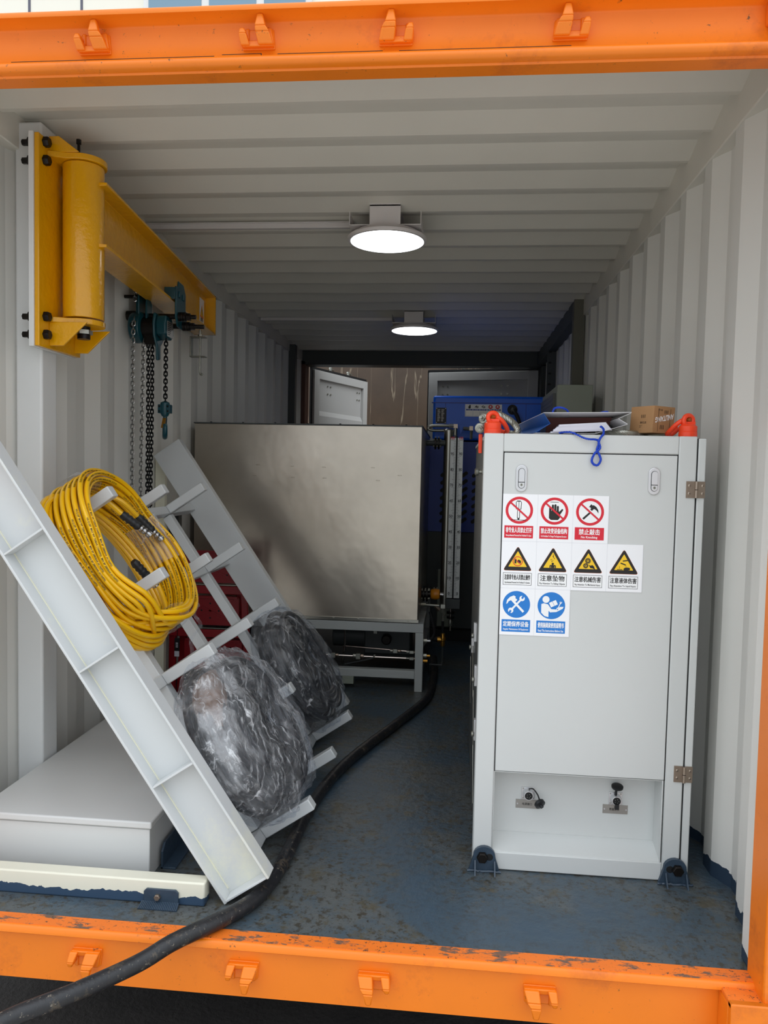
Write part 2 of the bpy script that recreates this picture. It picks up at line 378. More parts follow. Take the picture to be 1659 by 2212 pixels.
def sheet(prof, z0, z1, dx, m, mo):
    mb = MB(); n = len(prof); vs = []
    for z in (z0, z1):
        vs += [V(x, y, z) for y, x in prof]
    vs += [v+V(dx, 0, 0) for v in vs]
    f1 = [(i, i+1, n+i+1, n+i) for i in range(n-1)]
    mb.add(vs[:2*n], f1 if dx > 0 else [f[::-1] for f in f1], m)
    mb.add(vs[2*n:], [f[::-1] for f in f1] if dx > 0 else f1, mo)
    return mb
for s_, xi, xo, dx, nm in ((1, .824, .861, .004, 'wall_right'), (-1, -1.516, -1.552, -.004, 'wall_left')):
    pr = corrug(.06, 5.5, xi, xo, .072, .070, .068, .068, .02 if s_ > 0 else .10)
    struct(sheet(pr, 0, 2.36, dx, m_wall, m_orange).build(nm, smooth=False))
# roof sheet, corrugations running across
pr = corrug(.11, 5.5, 2.378, 2.412, .072, .022, .098, .058, .05)
mb = MB(); n = len(pr); vs = [V(x, y, z) for x in (-1.52, .83) for y, z in pr]; vs2 = [v+V(0, 0, .004) for v in vs]
f1 = [(i, i+1, n+i+1, n+i) for i in range(n-1)]
mb.add(vs, [f[::-1] for f in f1], m_ceil); mb.add(vs2, f1, m_orange); struct(mb.build('ceiling', smooth=False))
# rails along the top of the side walls, corner strips
mb = MB(); mb.box((.818, -.02, 2.285), (.90, 5.5, 2.42), m_ceil); struct(mb.build('trim_4', bevel=.004))
mb = MB(); mb.box((-1.60, -.02, 2.30), (-1.508, 5.5, 2.42), m_ceil); struct(mb.build('trim_5', bevel=.004))
mb = MB(); mb.box((-1.60, -.06, -.17), (-1.535, .06, 2.4), m_orange); struct(mb.build('trim_6', bevel=.004))
# orange corner post (right) with the pale jamb strip behind it
mb = MB(); mb.box((.762, -.100, -.02), (.93, -.0, 2.40), m_orange)
struct(mb.build('trim_7', bevel=.005))
mb = MB(); mb.box((.768, .0, .0), (.93, .055, 2.36), m_wall); mb.box((.80, .055, .0), (.93, .075, 2.36), m_wall); struct(mb.build('trim_8', bevel=.004))
# top beam
top = MB()
prof = [(.02, 2.206), (.02, 2.33), (.13, 2.40), (.13, 2.425), (-.03, 2.343), (-.075, 2.340), (-.078, 2.334), (-.076, 2.327), (-.03, 2.325), (-.026, 2.320), (-.026, 2.247),
        (-.034, 2.240), (-.046, 2.236), (-.052, 2.228), (-.050, 2.219), (-.042, 2.213), (-.030, 2.211), (-.028, 2.206)]
top.prism(prof, (-1.56, 0, 0), (0, 1, 0), (0, 0, 1), (2.40, 0, 0), m_orange)
topo = struct(top.build('trim_9', ang=50)); WM[topo.name] = Matrix()
mb = MB(); mb.box((.690, -.07, 2.275), (.80, -.026, 2.332), m_orange); struct(mb.build('trim_10', bevel=.004))
# scratch marks in the paint of the top beam
mb = MB()
for x0, x1, z in ((-1.15, -.62, 2.2475), (-.60, -.50, 2.2505), (-.46, -.20, 2.2485), (-.16, .25, 2.2475)):
    mb.box((x0, -.0265, z), (x1, -.0258, z+.0012), m_sblk)
mb.box((-.502, -.0265, 2.239), (-.500, -.0255, 2.2515), m_sblk)
mb.build('paint_scratch', topo, smooth=False)
# bottom sill beam
bot = MB(); prof = [(0, 0), (-.046, -.001), (-.052, -.006), (-.053, -.020), (-.048, -.024), (-.032, -.026), (-.032, -.158), (-.02, -.160), (0, -.160)]
bot.prism(prof, (-1.56, 0, 0), (0, 1, 0), (0, 0, 1), (2.322, 0, 0), m_orange)
boto = struct(bot.build('trim_11', ang=50))
mb = MB(); mb.box((-1.56, -.044, -.001), (.762, -.001, .0015), m_orange_worn); mb.build('worn_ledge', boto, smooth=False)
# corner casting with its oval hole
mb = MB(); cx_, cz_ = .745, -.115
poly = [(.685, -.20), (.685, -.012), (.93, -.012), (.93, -.20)]
hole = [(cx_+.033*cos(t)+0, cz_+(.048 if sin(t) > 0 else .048)*sin(t)) for t in [2*pi*i/20 for i in range(20)]]
def plate_hole(mb, outer, hole, y0, y1, m):
    import itertools
    n = len(hole); per = []
    ox0 = min(p[0] for p in outer); ox1 = max(p[0] for p in outer); oz0 = min(p[1] for p in outer); oz1 = max(p[1] for p in outer)
    cx = sum(p[0] for p in hole)/n; cz = sum(p[1] for p in hole)/n
    for (x, z) in hole:
        dx, dz = x-cx, z-cz; t = min([((ox1 if dx > 0 else ox0)-cx)/dx if abs(dx) > 1e-9 else 1e9, ((oz1 if dz > 0 else oz0)-cz)/dz if abs(dz) > 1e-9 else 1e9])
        per.append([cx+dx*t, cz+dz*t])
    for cxx, czz in outer:
        k = min(range(n), key=lambda i: (per[i][0]-cxx)**2+(per[i][1]-czz)**2); per[k] = [cxx, czz]
    vs = [(x, y, z) for y in (y0, y1) for (x, z) in list(hole)+per]; N_ = 2*n; fs = []
    for i in range(n):
        j = (i+1) % n
        fs += [(i, j, n+j, n+i), (N_+i, N_+n+i, N_+n+j, N_+j), (i, N_+i, N_+j, j), (n+i, n+j, N_+n+j, N_+n+i)]
    mb.add(vs, fs, m)
plate_hole(mb, poly, hole, -.115, -.095, m_orange)
mb.box((.685, -.1149, -.026), (.93, -.033, -.012), m_orange_worn); mb.box((.685, -.095, -.20), (.697, -.033, -.026), m_orange)
mb.box((.72, -.06, -.2), (.93, -.04, -.03), m_rust)
cast = struct(mb.build('trim_12', bevel=.003))
# hook lugs welded to both beams
def lug(xc, z, up, flip, par, y0):
    mb = MB(); q = flip; m = m_orange
    def P(a, d, h): return V(xc+q*a, y0-d, z+up*h)
    def frus(A, B):   # A,B = (a0,a1,d0,d1,h)
        vs = [P(a, d, s_[4]) for s_ in (A, B) for a, d in ((s_[0], s_[2]), (s_[1], s_[2]), (s_[1], s_[3]), (s_[0], s_[3]))]
        fs = [(0, 3, 2, 1), (4, 5, 6, 7), (0, 1, 5, 4), (1, 2, 6, 5), (2, 3, 7, 6), (3, 0, 4, 7)]
        if q*up < 0: fs = [f[::-1] for f in fs]
        mb.add(vs, fs, m)
    frus((-.040, .042, 0, .007, -.004), (-.037, .038, 0, .007, .044))
    frus((-.038, .041, 0, .020, -.002), (-.036, .038, 0, .016, .014))
    frus((.004, .041, 0, .026, -.001), (.000, .034, .006, .040, .022)); frus((.000, .034, .002, .040, .022), (-.001, .026, .012, .044, .034)); frus((-.001, .025, .024, .044, .034), (.004, .018, .030, .040, .064))
    frus((.016, .041, 0, .018, .004), (.018, .034, 0, .014, .044))
    frus((-.040, -.018, 0, .024, -.001), (-.043, -.024, .006, .036, .022)); frus((-.043, -.024, .004, .036, .022), (-.041, -.030, .016, .032, .036)); frus((-.036, -.022, 0, .012, .01), (-.032, -.022, 0, .010, .046))
    mb.build('hook_lug', par, bevel=.003)
for xc, fl in ((-.926, -1), (-.507, 1), (-.167, -1), (.247, -1)): lug(xc, 2.262, 1, fl if xc > -.9 else 1, topo, -.024)
for xc, fl in ((-.942, 1), (-.515, 1), (-.171, -1), (.25, -1)): lug(xc, -.062, -1, fl, boto, -.030)
# rear frame and the posts near it
mb = MB(); mb.box((-1.56, 5.42, 2.262), (.87, 5.60, 2.42), m_dark); struct(mb.build('trim_13', bevel=.004))
mb = MB(); mb.box((-1.56, 4.84, 0), (-1.455, 4.92, 2.36), m_dark); struct(mb.build('trim_14', bevel=.004))
mb = MB(); mb.box((-1.56, 5.42, 0), (-1.478, 5.60, 2.30), m_rust); struct(mb.build('trim_15', bevel=.004))
mb = MB(); mb.box((.80, 5.42, 0), (.88, 5.60, 2.30), m_dark); struct(mb.build('trim_16', bevel=.004))
mb = MB(); mb.box((.757, 3.2, 0), (.83, 3.27, 2.395), m_olive); struct(mb.build('trim_17', bevel=.003))
mb = MB(); mb.box((.76, 3.27, 2.27), (.83, 5.42, 2.39), m_dark); struct(mb.build('trim_18', bevel=.003))
mb = MB(); mb.box((.76, 4.6, 0), (.80, 4.64, 2.30), m_dark); mb.box((.80, 4.6, 0), (.83, 4.605, 2.30), m_dark)
for i in range(12):
    mb.box((.768, 4.597, 2.26-i*.09), (.792, 4.6005, 2.275-i*.09), m_black)
struct(mb.build('trim_19'))
# left structural post with its top plate
mb = MB(); mb.box((-1.524, .60, 0), (-1.428, .70, 2.392), m_post); struct(mb.build('trim_20', bevel=.008, seg=3))
# rear doors, swung open
def reardoor(n_, hx, hy, fx, fy, out):
    t = (V(fx, fy, 0)-V(hx, hy, 0)); Wd = t.length; t.normalize(); nrm = V(t.y, -t.x, 0.)*out
    o = V(hx, hy, 0); mb = MB(); H0, H1 = .10, 2.245; mb.prism([(0, H0), (Wd, H0), (Wd, H0+.10), (0, H0+.10)], o, t, Z3, nrm*.045, m_doorw)
    mb.prism([(0, H1-.085), (Wd, H1-.085), (Wd, H1), (0, H1)], o, t, Z3, nrm*.045, m_doorw)
    mb.prism([(0, H0), (.10, H0), (.10, H1), (0, H1)], o, t, Z3, nrm*.0455, m_doorw)
    mb.prism([(Wd-.09, H0), (Wd, H0), (Wd, H1), (Wd-.09, H1)], o, t, Z3, nrm*.0455, m_doorw)
    fr = mb.build('door_%d' % n_, bevel=.003); struct(fr)
    # recessed leaf with horizontal swages
    mb = MB(); z = H0+.10; rows = [(z, 0)]; 
    while z < H1-.55:
        rows += [(z+.22, 0), (z+.27, .022), (z+.36, .022), (z+.41, 0)]; z += .41
    rows.append((H1-.085, 0)); vs = []
    for zz, dd in rows: vs += [o+t*.10+Z3*zz+nrm*(.012+dd), o+t*(Wd-.09)+Z3*zz+nrm*(.012+dd)]
    fs = [(2*i, 2*i+1, 2*i+3, 2*i+2) for i in range(len(rows)-1)]
    mb.add(vs, fs, m_doorw); mb.add([v-nrm*.01 for v in vs], [f[::-1] for f in fs], m_orange); mb.build('door_leaf', fr, smooth=False)
    mb = MB(); mb.prism([(-.02, H1), (Wd+.015, H1), (Wd+.015, H1+.03), (-.02, H1+.03)], o, t, Z3, nrm*.02, m_gasket)
    mb.prism([(Wd, H0), (Wd+.018, H0), (Wd+.018, H1+.02), (Wd, H1+.02)], o, t, Z3, nrm*.02, m_gasket)
    mb.prism([(-.02, H0), (0, H0), (0, H1+.02), (-.02, H1+.02)], o, t, Z3, nrm*.02, m_gasket); mb.build('gasket', fr)
    mb = MB()
    for a in (.30, .36, Wd-.19, Wd-.14):
        for b in (H1-.14, H1-.22, 1.66): mb.cyl(o+t*a+Z3*b+nrm*.01, o+t*a+Z3*b+nrm*.022, .009, m_zinc, 8)
    mb.build('rivet', fr, kind='stuff')
    for a in (.38, .75):
        mb = MB(); mb.cyl(o+t*a+Z3*(H1+.03), o+t*a+Z3*(H1+.07), .016, m_zinc, 8); mb.bar(o+t*(a-.02)+Z3*(H1+.06), o+t*(a+.06)+Z3*(H1+.045), .02, .012, m_zinc)
        mb.build('lock_cam', fr)
reardoor(1, -1.466, 5.65, -1.05, 6.69, 1)
reardoor(2, .80, 5.62, -.272, 5.85, -1)
# building behind: marble plinth, tiled facade with a window
mb = MB(); mb.box((-9, 7.4, -.6), (8, 7.5, 4.2), m_marble); struct(mb.build('wall_back', smooth=False))
mb = MB(); mb.box((-14, 7.6, 4.2), (12, 7.8, 12), m_tile)
for x in (-12, -10.4, -8.8, -7.2, -5.6, -4.9, -1.3, .3, 1.9, 3.5): mb.box((x, 7.592, 4.2), (x+.03, 7.601, 12), m_joint)
for z in (5.2, 6.4, 8.0): mb.box((-14, 7.592, z), (-4.2, 7.601, z+.03), m_joint); mb.box((-1.6, 7.592, z), (12, 7.601, z+.03), m_joint)
struct(mb.build('wall_facade', smooth=False))
mb = MB(); mb.box((-4.05, 7.55, 6.5), (-1.9, 7.60, 8.2), m_post); mb.box((-3.98, 7.54, 6.58), (-3.3, 7.551, 8.1), m_glass)
mb.box((-3.2, 7.54, 6.58), (-2.6, 7.551, 8.1), m_glass); mb.box((-2.5, 7.54, 6.58), (-1.98, 7.551, 8.1), m_glass); struct(mb.build('window_1', smooth=False))

# ================================================================== EQUIPMENT CABINET (right)
cab = thing('equipment_cabinet', 'tall light grey enamel cabinet with rows of safety signs on its door', 'cabinet', (.40, .95, 0))
CX0, CX1, CY0, CY1, CT = .088, .712, .40, 1.50, 1.352
mb = MB(); g = m_grey
mb.box((CX0, CY0, .0), (.147, CY0+.06, CT), g); mb.box((.660, CY0, .0), (CX1, CY0+.06, CT), g)
mb.box((.147, CY0, 1.297), (.660, CY0+.06, CT), g); mb.box((.147, CY0, 0.002), (.660, CY0+.06, .058), g)
fr = mb.build('frame', cab, bevel=.0035)
mb = MB(); mb.box((CX0+.008, CY0+.06, .02), (CX0+.02, CY1, CT-.01), m_side); mb.build('side_panel', cab, bevel=.002)['label'] = 'wrinkled side panel facing the aisle, toned dark for shade'
mb = MB(); mb.box((CX0+.02, CY1-.01, .02), (CX1, CY1, CT-.01), g); mb.build('back_panel', cab)
mb = MB(); mb.box((CX0+.004, CY0+.06, CT-.012), (CX1, CY1, CT-.001), g); mb.build('top_panel', cab, bevel=.002)
mb = MB(); mb.box((.716, CY0+.0, .012), (.738, CY1-.1, 1.346), g); mb.build('side_door', cab, bevel=.003)
mb = MB(); mb.box((.1475, CY0+.003, .312), (.1495, CY0+.05, 1.2955), m_black); mb.box((.657, CY0+.003, .312), (.6595, CY0+.05, 1.2955), m_black); mb.box((.1475, CY0+.003, 1.2945), (.6595, CY0+.05, 1.2968), m_black)
mb.box((.712, CY0+.004, .015), (.716, CY0+.05, 1.346), m_black); mb.build('door_seal', cab, smooth=False)
mb = MB(); mb.box((.1497, CY0+.0005, .314), (.6568, CY0+.02, 1.2942), g); door = mb.build('door', cab, bevel=.002)
# recess with the sockets
mb = MB(); ry = CY0+.085
mb.box((.147, ry, .058), (.660, ry+.004, .312), g); mb.box((.147, CY0+.004, .058), (.1495, ry, .312), g); mb.box((.6535, CY0+.004, .058), (.656, ry, .312), g)
mb.prism([(CY0+.003, .056), (ry, .056), (ry, .086), (CY0+.003, .0600)], (.1485, 0, 0), Y3, Z3, V(.506, 0, 0), g)
mb.box((.1495, CY0+.004, .309), (.654, ry, .312), g); mb.box((.652, CY0-.0, .058), (.6555, CY0+.006, .313), g)
rec = mb.build('recess', cab, bevel=.0012)
for i, (sx, sz) in enumerate(((.262, .212), (.534, .212))):
    y = ry; mb = MB()
    mb.box((sx-.021, y-.003, sz-.018), (sx+.021, y, sz+.022), m_alu)
    mb.lathe((sx, y-.003, sz+.002), (0, -1, 0), [(.017, 0), (.017, .010), (.0145, .014), (.0145, .02)], m_alu, 24)
    mb.cyl((sx, y-.0235, sz+.002), (sx, y-.021, sz+.002), .0125, m_black, 20)
    for k in range(5): mb.cyl((sx+.006*cos(k*1.257), y-.0245, sz+.002+.006*sin(k*1.257)), (sx+.006*cos(k*1.257), y-.0230, sz+.002+.006*sin(k*1.257)), .0013, m_zinc, 6)
    for a, b in ((-.016, .018), (.016, -.013), (-.016, -.013), (.016, .018)): mb.cyl((sx+a, y-.003, sz+b), (sx+a, y-.0045, sz+b), .0022, m_zinc, 8)
    so = mb.build('socket', cab, bevel=.001)
    mb = MB()
    if i == 0:
        mb.tube(spline([(sx+.002, y-.01, sz+.02), (sx+.012, y-.028, sz+.028), (sx+.026, y-.03, sz+.012), (sx+.033, y-.028, sz-.006)], 5), .0022, m_rubber, 6)
        mb.lathe((sx+.030, y-.030, sz-.012), (.45, -.75, -.45), [(.014, 0), (.017, .003), (.017, .012), (.012, .014), (.006, .015), (.006, .021)], m_rubber, 18)
    else:
        mb.tube([(sx-.002, y-.012, sz+.016), (sx-.003, y-.02, sz+.032), (sx-.002, y-.024, sz+.042)], .004, m_rubber, 8)
        mb.lathe((sx-.001, y-.024, sz+.040), (0, -.25, 1), [(.004, 0), (.010, .003), (.018, .008), (.018, .013), (.012, .016)], m_rubber, 20)
        mc = MB(); mc.box((sx-.006, y-.03, sz-.022), (sx+.006, y-.018, sz-.006), m_rubber); mc.build('socket_tab', so)
    mb.build('dust_cap', so)
    mb = MB(); x0 = sx-.038; z0 = sz-.047
    mb.box((x0, y-.0018, z0), (x0+.077, y, z0+.028), m_plate); text(mb, ('电源接口', '数据接口')[i], (x0+.0385-.003, y-.0021, z0+.014), X3+.0*Z3, Z3, .030, .0085, m_sblk, .01)
    for a in (.005, .072): mb.cyl((x0+a, y-.0018, z0+.014), (x0+a, y-.0035, z0+.014), .0025, m_alu, 8)
    mb.build('nameplate', cab, smooth=False)
# flush swing latches
for lx in (.2025, .5915):
    mb = MB(); y = CY0+.0005; R_, h_ = .0172, .041; zc = 1.2175
    def stad(r, hh, n=10): return [(r*cos(t), hh-r+r*sin(t)) for t in [pi*i/n for i in range(n+1)]]+[(r*cos(t), -hh+r+r*sin(t)) for t in [pi+pi*i/n for i in range(n+1)]]
    mb.prism(stad(R_, h_), (lx, y, zc), X3, Z3, V(0, -.005, 0), m_alu); la = mb.build('latch', door, bevel=.0025, seg=3)
    mb2 = MB(); mb2.prism(stad(.0101, .0305), (lx, y-.0045, zc), X3, Z3, V(0, -.0008, 0), m_black)
    mb2.prism([(.0088*cos(t), .0205+.0088*sin(t)) for t in [pi*k/8 for k in range(9)]]+[(-.0088, -.0105), (.0088, -.0105)], (lx, y-.0048, zc), X3, Z3, V(0, -.0045, 0), m_alu)
    mb2.prism([(-.0088, -.0125), (-.0088, -.0205)]+[(.0088*cos(t), -.0205+.0088*sin(t)) for t in [pi+pi*k/8 for k in range(9)]]+[(.0088, -.0125)], (lx, y-.0048, zc), X3, Z3, V(0, -.0034, 0), m_alu)
    mb2.cyl((lx, y-.008, zc-.0195), (lx, y-.0087, zc-.0195), .0042, m_zinc, 12); mb2.box((lx-.0007, y-.0092, zc-.0222), (lx+.0007, y-.0086, zc-.0165), m_black)
    mb2.build('latch_lever', door, bevel=.0006)
# hinges
for hz in (1.195, .337):
    mb = MB(); y = CY0
    for a, b in ((.684, .709), (.7165, .738)): mb.box((a, y-.0035, hz-.0245), (b, y, hz+.0245), m_nickel)
    mb.cyl((.7125, y-.006, hz-.0245), (.7125, y-.006, hz-.001), .0052, m_nickel, 14); mb.cyl((.7125, y-.006, hz+.001), (.7125, y-.006, hz+.0245), .0052, m_nickel, 14)
    for a in (.693, .731):
        for b in (-.0115, .0115): mb.lathe((a, y-.0035, hz+b), (0, -1, 0), [(.0045, 0), (.0045, .0008), (.0018, .0022)], m_nickel, 12); mb.cyl((a, y-.0057, hz+b), (a, y-.0060, hz+b), .0014, m_black, 6)
    mb.build('hinge', cab, bevel=.0008)
# latches and clips down the aisle side
for yy, zz in ((.80, .66), (.62, .55), (1.05, .56), (.52, .40)):
    mb = MB(); mb.box((CX0-.003, yy-.012, zz-.034), (CX0+.008, yy+.012, zz+.034), m_alu); mb.cyl((CX0-.003, yy-.01, zz-.012), (CX0-.011, yy-.01, zz-.012), .009, m_zinc, 12)
    mb.bar((CX0-.004, yy, zz-.05), (CX0-.002, yy-.06, zz-.22), .003, .003, m_zinc); mb.build('side_latch', cab, bevel=.002)
mb = MB(); mb.lathe((CX0+.008, .56, 1.235), (-1, 0, 0), [(.012, 0), (.012, .006), (.006, .008), (.006, .016), (.012, .018), (.013, .026), (.008, .030)], m_zinc, 16); mb.build('bulkhead_fitting', cab)
# lifting eyes on the top
for ex, s_ in ((.1145, 1), (.6975, -1)):
    mb = MB(); y = .45
    mb.lathe((ex, y, CT), (0, 0, 1), [(.0268, 0), (.0268, .014), (.0255, .0155), (.0262, .017), (.0262, .032), (.0215, .036), (.020, .038)], m_shk, 14)
    ey = mb.build('lifting_eye', cab, ang=30)
    mb = MB(); mb.torus((ex, y, CT+.050), (.42, -.9, 0), .0150, .0072, m_shk, 28, 10, sx=1, sy=1.12, xdir=(0, 0, 1)); mb.box((ex-.019, y-.007, CT+.034), (ex+.019, y+.007, CT+.046), m_shk); mb.build('eye_loop', ey)
    mb = MB(); mb.cyl((ex-.006*s_, y-.004, CT+.052), (ex+.012*s_, y+.012, CT+.053), .0062, m_pin, 12)
    mb.tube(spline([(ex+.010*s_, y+.004, CT+.054), (ex+.030*s_, y+.010, CT+.040), (ex+.046*s_, y+.03, CT+.018), (ex+.046*s_, y+.05, CT+.010), (ex+.030*s_, y+.06, CT+.012), (ex+.012*s_, y+.05, CT+.030)], 6), .0072, m_shk, 10)
    mb.build('swivel_link', ey)
# ---- safety signs on the door (one mesh each, sub-parts of the door)
SW, SH = .1047, .1435
LY_ = [0]
def lift():
    LY_[0] = LY_[0]+1; return LY_[0]*.000011
def disc(mb, c, r, y, m, n=36, r2=0):
    y -= lift()
    if r2:
        vs = [(c[0]+q*cos(2*pi*i/n), y, c[1]+q*sin(2*pi*i/n)) for q in (r, r2) for i in range(n)]
        mb.add(vs, [(i, (i+1) % n, n+(i+1) % n, n+i) for i in range(n)], m)
    else: mb.add([(c[0]+r*cos(2*pi*i/n), y, c[1]+r*sin(2*pi*i/n)) for i in range(n)], [tuple(range(n))], m)
def poly(mb, c, pts, y, m, k=1.0, rot=0):
    y -= lift(); mb.add([(c[0]+k*(a*cos(rot)-b*sin(rot)), y, c[1]+k*(a*sin(rot)+b*cos(rot))) for a, b in pts], [tuple(range(len(pts)))], m)
def rect(a0, b0, a1, b1): return [(a0, b0), (a1, b0), (a1, b1), (a0, b1)]
def rounded_tri(s, r=.2, base=-.5, n=5):
    P = [(-.5*s, base*s*.86), (.5*s, base*s*.86), (0, (base+1)*s*.86)]; out = []
    for i in range(3):
        a, b, c = V(*P[i-1], 0.), V(*P[i], 0.), V(*P[(i+1) % 3], 0.); u = (a-b).normalized(); w_ = (c-b).normalized(); d = r*s
        for k in range(n+1):
            t = k/n; p = (b+u*d)*(1-t)**2+b*2*t*(1-t)+(b+w_*d)*t*t; out.append((p.x, p.y))
    return out
HAM = [(-.9, -.78), (-.72, -.95), (.14, -.10), (.0, .06)]  # handle in icon units
HEAD = [(-.18, .56), (.12, .96), (.28, .80), (.42, .84), (.74, .62), (.98, .22), (1.0, -.15), (.78, .18), (.50, .38), (.36, .30), (.22, .14), (.02, .30), (.10, .46), (-.04, .60)]
def sign(i, j, kind, cn, en, icon):
    x0 = .1495+i*SW; z1 = 1.170-j*SH; y = CY0-.0004; mb = MB(); LY_[0] = 0
    mb.box((x0, y-.0006, z1-SH), (x0+SW, y+.0006, z1), m_stk)
    mb.add([(x0+SW-.0006, y-.0007, z1-SH), (x0+SW, y-.0007, z1-SH), (x0+SW, y-.0007, z1), (x0+SW-.0006, y-.0007, z1)], [(0, 1, 2, 3)], m_seam)
    mb.add([(x0, y-.0007, z1-SH), (x0+SW, y-.0007, z1-SH), (x0+SW, y-.0007, z1-SH+.0006), (x0, y-.0007, z1-SH+.0006)], [(0, 1, 2, 3)], m_seam)
    cx = x0+.0495; cz = z1-.049; e = [y-.0007-.0002*k for k in range(7)]; cc = {'ban': m_sred, 'warn': m_swht, 'do': m_sblue}[kind]
    by = z1-.1145; bh = .0375; bw = .086
    if kind == 'warn':
        poly(mb, (cx, by), rect(-bw/2, -bh/2, bw/2, bh/2), e[0], m_sblk); poly(mb, (cx, by), rect(-bw/2+.0012, -bh/2+.0012, bw/2-.0012, bh/2-.0012), e[1], m_swht)
    else: poly(mb, (cx, by), rect(-bw/2, -bh/2, bw/2, bh/2), e[1], cc)
    tm = m_sblk if kind == 'warn' else m_swht; n = len(cn)
    for q, (ox, oz) in enumerate(((0, 0), (.0004, 0), (-.0004, 0), (0, .0003), (0, -.0003))):
        text(mb, cn, (cx+ox, e[2]-.00002*q, by+.0055+oz), X3, Z3, bw*(.72 if n == 4 and kind != 'warn' else .90 if n > 4 else .84), .0165 if n > 4 else .0175, tm)
    text(mb, en, (cx, e[2], by-.0115), X3, Z3, bw*(.56 if en == 'No Knocking' else .88), .0072 if en != 'No Knocking' else .0088, tm, .02)
    if kind == 'ban':
        disc(mb, (cx, cz), .0412, e[0], m_sor); disc(mb, (cx, cz), .0408, e[1], m_sred); disc(mb, (cx, cz), .0330, e[2], m_swht); icon(mb, cx, cz, e[3], e[4], .026)
        poly(mb, (cx, cz), rect(-.0355, -.0026, .0355, .0026), e[5], m_sred, rot=-.72)
    elif kind == 'warn':
        cz2 = cz-.0025; poly(mb, (cx, cz2), rounded_tri(.088, .10), e[0], m_sor); poly(mb, (cx, cz2), rounded_tri(.0865, .10), e[1], m_sblk)
        poly(mb, (cx, cz2-.0018), rounded_tri(.056, .04), e[2], m_syel); icon(mb, cx, cz2-.012, e[3], e[4], .013)
    else:
        disc(mb, (cx, cz), .0412, e[1], m_sblue); icon(mb, cx, cz, e[2], e[3], .026)
    mb.build('safety_sign', door, smooth=False)['label'] = cn_label[(i, j)]
def ic_driver(mb, x, z, y, y2, k):
    o = (x-.002, z)
    poly(mb, o, [(-.30, .10), (.30, .10), (.34, .90), (.2, 1.12), (-.2, 1.12), (-.34, .90)], y, m_sblk, k); poly(mb, o, [(-.22, .16), (-.02, .16), (-.02, 1.0), (-.2, 1.02), (-.27, .88)], y2, m_swht, k); poly(mb, o, [(.04, .16), (.22, .16), (.27, .88), (.2, 1.02), (.04, 1.0)], y2, m_swht, k)
    poly(mb, o, rect(-.16, -.95, .16, .10), y, m_sblk, k); poly(mb, o, rect(-.09, -.88, .09, .06), y2, m_swht, k); poly(mb, o, rect(-.9, -1.16, .9, -1.10), y, m_sblk, k); poly(mb, o, rect(-.10, -1.10, .10, -.95), y, m_sblk, k)
def ic_hand(mb, x, z, y, y2, k):
    o = (x, z-.002); poly(mb, o, [(-.62, -.75), (-.40, -.95), (.42, -.95), (.62, -.7), (.66, -.30), (1.0, .25), (.86, .36), (.52, .0), (.46, .30), (-.62, .30)], y, m_sblk, k)
    for a, h in ((-.50, .62), (-.20, .86), (.08, .90), (.36, .72)): poly(mb, o, [(a-.12, .2), (a+.12, .2), (a+.12, h-.1), (a, h), (a-.12, h-.1)], y, m_sblk, k)
    for a in (-.35, -.06, .22): poly(mb, o, rect(a-.015, .1, a+.015, .75), y2, m_swht, k)
    poly(mb, o, rect(-.5, 1.08, .45, 1.14), y, m_sblk, k)
def ic_hammer(mb, x, z, y, y2, k): poly(mb, (x, z), HAM, y, m_sblk, k*.95); poly(mb, (x, z), HEAD, y, m_sblk, k*.95)
def ic_nohand(mb, x, z, y, y2, k):
    disc(mb, (x, z+.003), k*1.15, y, m_sred, 24, k*.98); poly(mb, (x, z+.003), rect(-.75, -.5, -.3, .5), y, m_sblk, k); poly(mb, (x, z+.003), [(-.2, -.1), (.2, .45), (.75, .1), (.72, -.45), (.3, -.5)], y, m_sblk, k)
    poly(mb, (x, z+.003), rect(-1.05, -.07, 1.05, .07), y2, m_sred, k, rot=-.78)
def ic_fall(mb, x, z, y, y2, k):
    disc(mb, (x, z-.0015), k*.28, y, m_sblk, 14); poly(mb, (x, z), [(-.75, -1.05), (-.5, -1.05), (-.5, -.65), (-.42, -.65), (-.42, -1.05), (.42, -1.05), (.42, -.65), (.5, -.65), (.5, -1.05), (.75, -1.05), (.72, -.5), (.5, -.38), (-.5, -.38), (-.72, -.5)], y, m_sblk, k)
    random.seed(3)
    for q in range(13): a = random.uniform(-.5, .5)*(1.0-q*.045); b = .4+q*.14; s_ = random.uniform(.06, .15); poly(mb, (x, z), [(a-s_, b), (a, b-s_), (a+s_, b+s_*.3), (a, b+s_)], y, m_sblk, k)
def gear(mb, c, r, y, m, n=12): disc(mb, c, r*.82, y, m, 20, r*.45); disc(mb, c, r*.25, y, m, 12); [poly(mb, c, rect(r*.7, -r*.12, r*1.08, r*.12), y, m, 1, rot=2*pi*i/n) for i in range(n)]
def ic_gear(mb, x, z, y, y2, k): gear(mb, (x-.001, z+.011), .0085, y, m_sblk); gear(mb, (x-.007, z-.004), .0078, y, m_sblk); poly(mb, (x, z), [(.1, -.05), (.5, -.25), (1.0, -.1), (1.35, -.45), (1.6, -1.15), (1.0, -.85), (.5, -.8)], y, m_sblk, k)
